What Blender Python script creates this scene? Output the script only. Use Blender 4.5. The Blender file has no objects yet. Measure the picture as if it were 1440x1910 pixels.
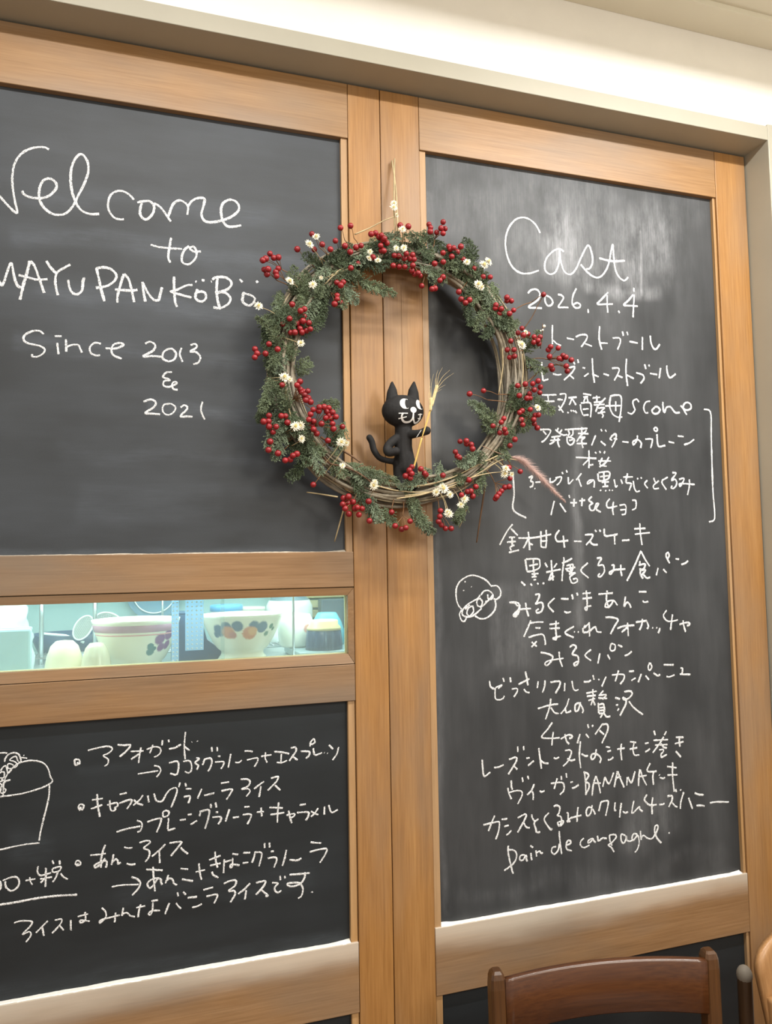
import bpy, bmesh, math, random
from mathutils import Vector, Matrix, noise
S = bpy.context.scene
C = S.collection
rnd = random.Random(11)
PI = math.pi

# ------------------------------------------------------------------ camera, world, lights, exposure
def cam_axes(yaw, pitch, roll):
    f = Vector((math.sin(yaw)*math.cos(pitch), math.cos(yaw)*math.cos(pitch), math.sin(pitch)))
    r = Vector((math.cos(yaw), -math.sin(yaw), 0)); u = r.cross(f)
    c, s = math.cos(roll), math.sin(roll)
    return c*r + s*u, -s*r + c*u, f
cd = bpy.data.cameras.new('camera'); cam = bpy.data.objects.new('camera', cd); C.objects.link(cam)
cd.sensor_fit = 'HORIZONTAL'; cd.sensor_width = 36.0; cd.lens = 35.0; cd.clip_start = .02
r_, u_, f_ = cam_axes(0.3111101, 0.0654675, -0.0166384)
M = Matrix((r_, u_, -f_)).transposed().to_4x4(); M.translation = Vector((-0.435, -1.35, 1.45))
cam.matrix_world = M
S.camera = cam

w = bpy.data.worlds.new('world'); S.world = w; w.use_nodes = True
bg = w.node_tree.nodes['Background']; bg.inputs[0].default_value = (1.0, .95, .86, 1); bg.inputs[1].default_value = 0.60

def area(name, loc, rot, sx, sy, power, col):
    l = bpy.data.lights.new(name, 'AREA'); l.shape = 'RECTANGLE'; l.size = sx; l.size_y = sy; l.energy = power; l.color = col
    o = bpy.data.objects.new(name, l); C.objects.link(o); o.location = loc; o.rotation_euler = rot
    return o
# fluorescent strip recessed in the ceiling slot in front of the doors
area('strip_lamp', (.74, -.735, 2.64), (0, 0, 0), .75, .06, 27, (1, .99, .97))
area('strip_lamp', (-.42, -.735, 2.64), (0, 0, 0), .85, .06, 15, (1, .99, .97))
# the room's other ceiling lamps, behind the camera
area('room_lamp', (.9, -2.6, 2.58), (0, 0, 0), 1.2, 1.2, 56, (1, .94, .85))
area('room_lamp', (-1.4, -2.4, 2.58), (0, 0, 0), 1.0, 1.0, 30, (1, .94, .85))
# warm fill light added unseen behind the camera to brighten the upper wall
pl_ = bpy.data.lights.new('added_wall_fill', 'POINT'); pl_.energy = 30; pl_.color = (1, .93, .80); pl_.shadow_soft_size = .16
pd = bpy.data.objects.new('added_wall_fill', pl_); C.objects.link(pd); pd.location = (.75, -1.75, 1.98)
# cold tube light over the kitchen shelf behind the little window
area('kitchen_tube', (-.35, .24, 1.66), (0, 0, 0), 1.1, .30, 6.6, (.74, 1, .97))
area('kitchen_shelf_strip', (-.40, .085, 1.425), (math.radians(35), 0, 0), .95, .03, 2.0, (.76, 1, .98))
S.view_settings.view_transform = 'Standard'; S.view_settings.look = 'None'
S.view_settings.gamma = 1.0; S.view_settings.use_curve_mapping = False
S.view_settings.exposure = -0.08

# ------------------------------------------------------------------ materials
def lin(r, g, b):
    f = lambda c: c/12.92 if c <= .04045 else ((c+.055)/1.055)**2.4
    return (f(r/255), f(g/255), f(b/255), 1)
def new_mat(name):
    m = bpy.data.materials.new(name); m.use_nodes = True
    nt = m.node_tree; b = nt.nodes['Principled BSDF']
    return m, nt, b
def N(nt, t, **k):
    n = nt.nodes.new(t)
    for a, v in k.items():
        if a.startswith('i'): n.inputs[int(a[1:])].default_value = v
        else: setattr(n, a, v)
    return n
def ramp(nt, src, stops):
    r = nt.nodes.new('ShaderNodeValToRGB'); e = r.color_ramp.elements
    while len(e) < len(stops): e.new(.5)
    for i, (p, c) in enumerate(stops): e[i].position = p; e[i].color = c
    nt.links.new(src, r.inputs[0]); return r
def coords(nt, scale=(1,1,1), loc=(0,0,0)):
    t = nt.nodes.new('ShaderNodeTexCoord'); mp = nt.nodes.new('ShaderNodeMapping')
    mp.inputs['Scale'].default_value = scale; mp.inputs['Location'].default_value = loc
    nt.links.new(t.outputs['Object'], mp.inputs[0]); return mp.outputs[0]
def noise_tex(nt, vec, scale, detail=4, rough=.55):
    n = nt.nodes.new('ShaderNodeTexNoise'); n.inputs['Scale'].default_value = scale
    n.inputs['Detail'].default_value = detail; n.inputs['Roughness'].default_value = rough
    nt.links.new(vec, n.inputs['Vector']); return n.outputs['Fac']
def mix(nt, fac, a, b, mode='MIX'):
    m = nt.nodes.new('ShaderNodeMix'); m.data_type = 'RGBA'; m.blend_type = mode
    for sock, v in ((m.inputs[0], fac), (m.inputs[6], a), (m.inputs[7], b)):
        if hasattr(v, 'links') or hasattr(v, 'is_linked'): nt.links.new(v, sock)
        else: sock.default_value = v
    return m.outputs[2]
def math_n(nt, op, a, b=None, clamp=False):
    m = nt.nodes.new('ShaderNodeMath'); m.operation = op; m.use_clamp = clamp
    for i, v in enumerate((a, b)):
        if v is None: continue
        if hasattr(v, 'is_linked'): nt.links.new(v, m.inputs[i])
        else: m.inputs[i].default_value = v
    return m.outputs[0]
def smooth(nt, v, a, b):
    m = nt.nodes.new('ShaderNodeMapRange'); m.interpolation_type = 'SMOOTHSTEP'
    nt.links.new(v, m.inputs[0]); m.inputs[1].default_value = a; m.inputs[2].default_value = b
    return m.outputs[0]
def plain(name, col, rough=.6, var=.12, scale=30, metal=0, spec=.5, bump=0, bscale=200):
    m, nt, b = new_mat(name)
    v = coords(nt); n = noise_tex(nt, v, scale)
    d = tuple(c*(1-var) for c in col[:3])+(1,); l = tuple(min(1, c*(1+var)) for c in col[:3])+(1,)
    r = ramp(nt, n, [(.3, d), (.7, l)]); nt.links.new(r.outputs[0], b.inputs['Base Color'])
    b.inputs['Roughness'].default_value = rough; b.inputs['Metallic'].default_value = metal
    b.inputs['Specular IOR Level'].default_value = spec
    if bump:
        bn = nt.nodes.new('ShaderNodeBump'); bn.inputs['Strength'].default_value = bump; bn.inputs['Distance'].default_value = .001
        nt.links.new(noise_tex(nt, v, bscale), bn.inputs['Height']); nt.links.new(bn.outputs[0], b.inputs['Normal'])
    return m
def wood(name, dark, mid, light, axis, seed=0, rough=.42, dust=None, grey=.35, spec=.45):
    """stained timber, grain along axis 0/1/2; dust = (z_top, depth, strength) chalk powder lying below a ledge"""
    m, nt, b = new_mat(name)
    sc = [28, 28, 28]; sc[axis] = 1.6
    v = coords(nt, tuple(sc), (seed*3.1, seed*1.7, seed*.9))
    n1 = noise_tex(nt, v, 1.0, 5, .6)
    sf = [260, 260, 260]; sf[axis] = 9
    n2 = noise_tex(nt, coords(nt, tuple(sf), (seed, seed, seed)), 1.0, 3, .6)
    sb = [7, 7, 7]; sb[axis] = 2.2
    n3 = noise_tex(nt, coords(nt, tuple(sb), (seed*5, 1, seed)), 1.0, 3, .5)
    r1 = ramp(nt, n1, [(.25, dark), (.52, mid), (.78, light)])
    c = mix(nt, .5, r1.outputs[0], ramp(nt, n2, [(.3, tuple(x*.74 for x in mid[:3])+(1,)), (.7, light)]).outputs[0])
    g = sum(mid[:3])/3
    gc = (g*1.02, g*.94, g*.82, 1)
    c = mix(nt, math_n(nt, 'MULTIPLY', ramp(nt, n3, [(.42, (0,0,0,1)), (.66, (1,1,1,1))]).outputs[0], grey), c, gc)
    rg = b.inputs['Roughness']; rg.default_value = rough
    if dust:
        geo = nt.nodes.new('ShaderNodeNewGeometry'); sx = nt.nodes.new('ShaderNodeSeparateXYZ'); nt.links.new(geo.outputs['Position'], sx.inputs[0])
        zt, dep, st = dust
        nd = noise_tex(nt, coords(nt, (3.2, 9, 16), (seed, 0, 0)), 1.0, 3, .5)
        zz = math_n(nt, 'ADD', sx.outputs[2], math_n(nt, 'MULTIPLY', math_n(nt, 'SUBTRACT', nd, .5), dep*1.1))
        k = math_n(nt, 'MULTIPLY', smooth(nt, zz, zt-dep, zt), st)
        c = mix(nt, k, c, lin(222, 214, 200))
    nt.links.new(c, b.inputs['Base Color'])
    b.inputs['Specular IOR Level'].default_value = spec
    bn = nt.nodes.new('ShaderNodeBump'); bn.inputs['Strength'].default_value = .12; bn.inputs['Distance'].default_value = .001
    nt.links.new(n2, bn.inputs['Height']); nt.links.new(bn.outputs[0], b.inputs['Normal'])
    return m
def chalkboard(name, base, hazec, streak, haze, patches, seed=0):
    """matt blackboard with wiped chalk dust and painted-in glare haze; streak 0 = wiped sideways, 2 = wiped up and down; patches = (x0,x1,z0,z1,soft,strength)"""
    m, nt, b = new_mat(name)
    geo = nt.nodes.new('ShaderNodeNewGeometry'); sx = nt.nodes.new('ShaderNodeSeparateXYZ'); nt.links.new(geo.outputs['Position'], sx.inputs[0])
    X, Z = sx.outputs[0], sx.outputs[2]
    s1 = [13, 1, 13]; s1[streak] = 2.4
    n1 = noise_tex(nt, coords(nt, tuple(s1), (seed, 0, seed*2)), 1.0, 4, .55)
    s2 = [420, 1, 420]; s2[streak] = 14
    n2 = noise_tex(nt, coords(nt, tuple(s2), (seed, 0, seed)), 1.0, 3, .6)
    n3 = noise_tex(nt, coords(nt, (5, 1, 5), (seed, 0, seed)), 1.0, 3, .5)
    n4 = noise_tex(nt, coords(nt, (900, 1, 900)), 1.0, 2, .6)
    k = math_n(nt, 'MULTIPLY', ramp(nt, n1, [(.40, (0,0,0,1)), (.72, (1,1,1,1))]).outputs[0], haze)
    n5 = noise_tex(nt, coords(nt, tuple(12 if q_ == streak else (34, 1, 40)[q_] for q_ in range(3)), (seed*2, 0, seed)), 1.0, 5, .65)
    k = math_n(nt, 'ADD', k, math_n(nt, 'MULTIPLY', ramp(nt, n3, [(.35, (0,0,0,1)), (.75, (1,1,1,1))]).outputs[0], haze*.8))
    for (x0, x1, z0, z1, so, st) in patches:
        wob = math_n(nt, 'MULTIPLY', math_n(nt, 'SUBTRACT', n3, .5), so*3.5)
        xx = math_n(nt, 'ADD', X, wob); zz = math_n(nt, 'ADD', Z, wob)
        a = math_n(nt, 'MULTIPLY', smooth(nt, xx, x0, x0+so), smooth(nt, xx, x1, x1-so))
        c = math_n(nt, 'MULTIPLY', smooth(nt, zz, z0, z0+so), smooth(nt, zz, z1, z1-so))
        f = math_n(nt, 'MULTIPLY', math_n(nt, 'MULTIPLY', a, c), st*1.35)
        f = math_n(nt, 'MULTIPLY', f, ramp(nt, n2, [(.25, (.55,.55,.55,1)), (.7, (1,1,1,1))]).outputs[0])
        f = math_n(nt, 'MULTIPLY', f, ramp(nt, n5, [(.33, (.12,.12,.12,1)), (.64, (1.1,1.1,1.1,1))]).outputs[0])
        k = math_n(nt, 'ADD', k, f)
    k = math_n(nt, 'MULTIPLY', k, ramp(nt, n2, [(.2, (.82,.82,.82,1)), (.8, (1.1,1.1,1.1,1))]).outputs[0], True)
    c = mix(nt, k, base, hazec)
    c = mix(nt, .18, c, ramp(nt, n4, [(.35, tuple(x*.5 for x in base[:3])+(1,)), (.7, tuple(min(1, x*2.4) for x in base[:3])+(1,))]).outputs[0])
    nt.links.new(c, b.inputs['Base Color'])
    b.inputs['Roughness'].default_value = .52; b.inputs['Specular IOR Level'].default_value = .42
    return m

PINE = (lin(130, 86, 42), lin(162, 114, 60), lin(182, 136, 80))
PALE = (lin(114, 82, 50), lin(143, 108, 72), lin(160, 127, 92))
M_stile = wood('honey_stained_pine', *PINE, 2, 1, grey=.3)
M_stile2 = wood('honey_stained_pine_b', lin(128, 88, 46), lin(159, 113, 62), lin(178, 134, 82), 2, 4, grey=.4)
M_rail = wood('stained_pine_rail', *PALE, 0, 2, grey=.5)
M_rail_top = wood('stained_pine_top_rail', lin(126, 90, 52), lin(156, 116, 72), lin(174, 136, 92), 0, 3, grey=.5)
M_rail_dust = wood('stained_pine_dusty_rail', *PALE, 0, 5, grey=.5, dust=(.767, .06, .6))
M_strip = wood('pale_stained_strip', lin(140, 102, 60), lin(176, 134, 84), lin(194, 154, 106), 2, 6, grey=.3)
M_reveal = wood('pale_wood_lit_reveal', lin(170, 156, 108), lin(196, 182, 132), lin(210, 198, 152), 0, 7, grey=.2, rough=.6)  # door wood with the kitchen light put into its colour; crate slats share it
M_chair = wood('dark_red_brown_chair_wood', lin(46, 23, 9), lin(74, 39, 16), lin(98, 58, 27), 0, 8, grey=.1, rough=.3, spec=.6)
M_chair_post = wood('brown_chair_post_wood', lin(46, 27, 11), lin(72, 44, 19), lin(96, 62, 30), 2, 9, grey=.15, rough=.33, spec=.6)
M_palechair = wood('pale_bent_wood', lin(130, 92, 54), lin(160, 116, 72), lin(182, 140, 94), 2, 10, grey=.3, rough=.4)
M_darkpost = wood('dark_worn_post_wood', lin(40, 24, 10), lin(58, 38, 18), lin(76, 52, 28), 2, 12, grey=.2)
M_cap = plain('worn_grey_cap', lin(120, 112, 100), .7)
M_paint = plain('beige_gloss_paint', lin(168, 163, 147), .45, .04, 6)
M_plaster = plain('white_plaster', lin(240, 236, 227), .9, .03, 9, bump=.15, bscale=40)
M_ceiling = plain('ceiling_paint', lin(226, 220, 200), .9, .02, 4)
M_floor = wood('floor_boards', lin(90, 60, 36), lin(120, 84, 52), lin(146, 106, 70), 0, 14)
M_chalk_p = None

M_board_UL = chalkboard('chalkboard_wiped_sideways', lin(47, 50, 53), lin(132, 141, 154), 0, .11,
    [(-.66, -.10, 1.985, 2.035, .02, .12), (-.66, -.20, 2.06, 2.12, .03, .08), (-.62, -.17, 1.895, 1.945, .022, .12), (-.66, -.22, 1.80, 1.845, .015, .10),
     (-.45, -.20, 1.70, 1.745, .02, .16), (-.60, -.16, 1.615, 1.665, .03, .10), (-.55, -.30, 1.52, 1.60, .02, .05), (-.70, -.09, 1.455, 1.483, .012, .16)], 3)
M_board_LL = chalkboard('chalkboard_dark', lin(25, 30, 33), lin(110, 120, 130), 0, .06,
    [(-.55, -.30, 1.10, 1.13, .02, .08), (-.50, -.12, .86, .93, .03, .08), (-.70, -.08, .767, .80, .02, .10), (-.66, -.56, .95, 1.04, .03, .08)], 7)
M_board_R = chalkboard('chalkboard_wiped_up_and_down_with_glare_haze', lin(42, 44, 46), lin(180, 182, 186), 2, .08,
    [(-.1, .9, 1.92, 2.5, .35, .15), (.35, .51, 2.02, 2.21, .06, .34), (.52, .70, 2.02, 2.21, .07, .24), (.597, .607, 2.02, 2.17, .004, .2), (.45, .66, 2.005, 2.05, .02, .3),  # broad top patches put glare haze into the colour; smaller ones are wiped dust
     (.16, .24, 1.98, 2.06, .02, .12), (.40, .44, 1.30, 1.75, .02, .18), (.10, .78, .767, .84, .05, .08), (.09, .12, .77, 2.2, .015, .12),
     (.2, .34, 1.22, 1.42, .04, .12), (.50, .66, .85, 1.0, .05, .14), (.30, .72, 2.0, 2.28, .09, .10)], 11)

def chalk_mat():
    m, nt, b = new_mat('white_chalk')
    n = noise_tex(nt, coords(nt, (1, 1, 1)), 620, 3, .7)
    r = ramp(nt, n, [(.30, lin(182, 184, 186)), (.5, lin(240, 241, 242))]); nt.links.new(r.outputs[0], b.inputs['Base Color'])
    b.inputs['Roughness'].default_value = .95; b.inputs['Specular IOR Level'].default_value = .1
    h = noise_tex(nt, coords(nt, (1, 1, 1)), 900, 2, .6)
    nt.links.new(ramp(nt, h, [(.36, (.08,.08,.08,1)), (.46, (1,1,1,1))]).outputs[0], b.inputs['Alpha'])
    return m
M_chalk = chalk_mat()
M_dust = plain('chalk_powder', lin(240, 238, 232), .95, .06, 160)

# ------------------------------------------------------------------ geometry helpers
def obj(name, bm, mat, parent=None, smoothed=False, mats=None):
    me = bpy.data.meshes.new(name)
    bm.normal_update(); bm.to_mesh(me); bm.free()
    o = bpy.data.objects.new(name, me); C.objects.link(o)
    for mm in (mats or [mat]): me.materials.append(mm)
    if smoothed:
        for p in me.polygons: p.use_smooth = True
    if parent:
        o.parent = parent
        if parent.type == 'EMPTY': o.matrix_parent_inverse = parent.matrix_basis.inverted()
    return o
def tag(o, label, cat=None, group=None, kind=None):
    o['label'] = label
    if cat: o['category'] = cat
    if group: o['group'] = group
    if kind: o['kind'] = kind
    return o
def empty(name, loc, label, cat, group=None, kind=None, rz=0):
    o = bpy.data.objects.new(name, None); C.objects.link(o); o.location = loc; o.rotation_euler = (0, 0, rz); o.empty_display_size = .05
    return tag(o, label, cat, group, kind)
def box(bm, x0, x1, y0, y1, z0, z1, bev=0, seg=2):
    vs = [bm.verts.new((x, y, z)) for x in (x0, x1) for y in (y0, y1) for z in (z0, z1)]
    q = [(0,1,3,2), (4,6,7,5), (0,4,5,1), (2,3,7,6), (0,2,6,4), (1,5,7,3)]
    fs = [bm.faces.new([vs[i] for i in f]) for f in q]
    if bev:
        es = list({e for f in fs for e in f.edges})
        bmesh.ops.bevel(bm, geom=es, offset=bev, segments=seg, profile=.5, affect='EDGES')
def B(x0, x1, y0, y1, z0, z1, bev=0):
    bm = bmesh.new(); box(bm, x0, x1, y0, y1, z0, z1, bev); return bm
def frames(pts):
    n = len(pts); T = []
    for i in range(n):
        t = pts[min(i+1, n-1)] - pts[max(i-1, 0)]
        T.append(t.normalized() if t.length > 1e-9 else Vector((0, 0, 1)))
    a = Vector((0, 1, 0)) if abs(T[0].y) < .9 else Vector((1, 0, 0))
    u = (a - T[0]*a.dot(T[0])).normalized(); out = []
    for t in T:
        u = u - t*u.dot(t); u = u.normalized() if u.length > 1e-6 else t.orthogonal().normalized()
        out.append((t, u, t.cross(u)))
    return out
def spline(pts, n):
    pts = [Vector(p) for p in pts]; P = [pts[0]*2-pts[1]] + pts + [pts[-1]*2-pts[-2]]; out = []
    for i in range(1, len(P)-2):
        for k in range(n):
            t = k/n; a, b, c, d = P[i-1], P[i], P[i+1], P[i+2]
            out.append(.5*((2*b) + (c-a)*t + (2*a-5*b+4*c-d)*t*t + (3*b-a-3*c+d)*t**3))
    out.append(pts[-1]); return out
def tube(bm, pts, rad, sides=6, closed=False, flat=1.0):
    pts = [Vector(p) for p in pts]; n = len(pts); fr = frames(pts); rings = []
    for i, (t, u, v) in enumerate(fr):
        r = rad[i] if isinstance(rad, (list, tuple)) else rad
        rings.append([bm.verts.new(pts[i] + u*math.cos(2*PI*k/sides)*r*flat + v*math.sin(2*PI*k/sides)*r) for k in range(sides)])
    for i in range(n-1 if not closed else n):
        a, b = rings[i], rings[(i+1) % n]
        for k in range(sides): bm.faces.new((a[k], a[(k+1) % sides], b[(k+1) % sides], b[k]))
    if not closed:
        bm.faces.new(rings[0][::-1]); bm.faces.new(rings[-1])
def ball(bm, c, rx, ry=None, rz=None, u=12, v=8):
    ry = ry or rx; rz = rz or rx
    mt = Matrix.Translation(c) @ Matrix.Diagonal((rx, ry, rz, 1))
    bmesh.ops.create_uvsphere(bm, u_segments=u, v_segments=v, radius=1, matrix=mt)
def lathe(bm, c, prof, n=32, cap=True):
    """prof = [(radius, z), ...] turned round the vertical through c"""
    c = Vector(c); rings = []
    for r, z in prof:
        rings.append([bm.verts.new(c + Vector((r*math.cos(2*PI*k/n), r*math.sin(2*PI*k/n), z))) for k in range(n)] if r > 1e-6 else [bm.verts.new(c+Vector((0, 0, z)))])
    for a, b in zip(rings, rings[1:]):
        for k in range(n):
            A = a if len(a) > 1 else None; Bq = b if len(b) > 1 else None
            if A and Bq: bm.faces.new((a[k], a[(k+1) % n], b[(k+1) % n], b[k]))
            elif A: bm.faces.new((a[k], a[(k+1) % n], b[0]))
            elif Bq: bm.faces.new((a[0], b[(k+1) % n], b[k]))
def nums(t): return [int(v)/10000 for v in t.split(',')]
def pts3(t): return [Vector(nums(p)) for p in t.split('|')]

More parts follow.
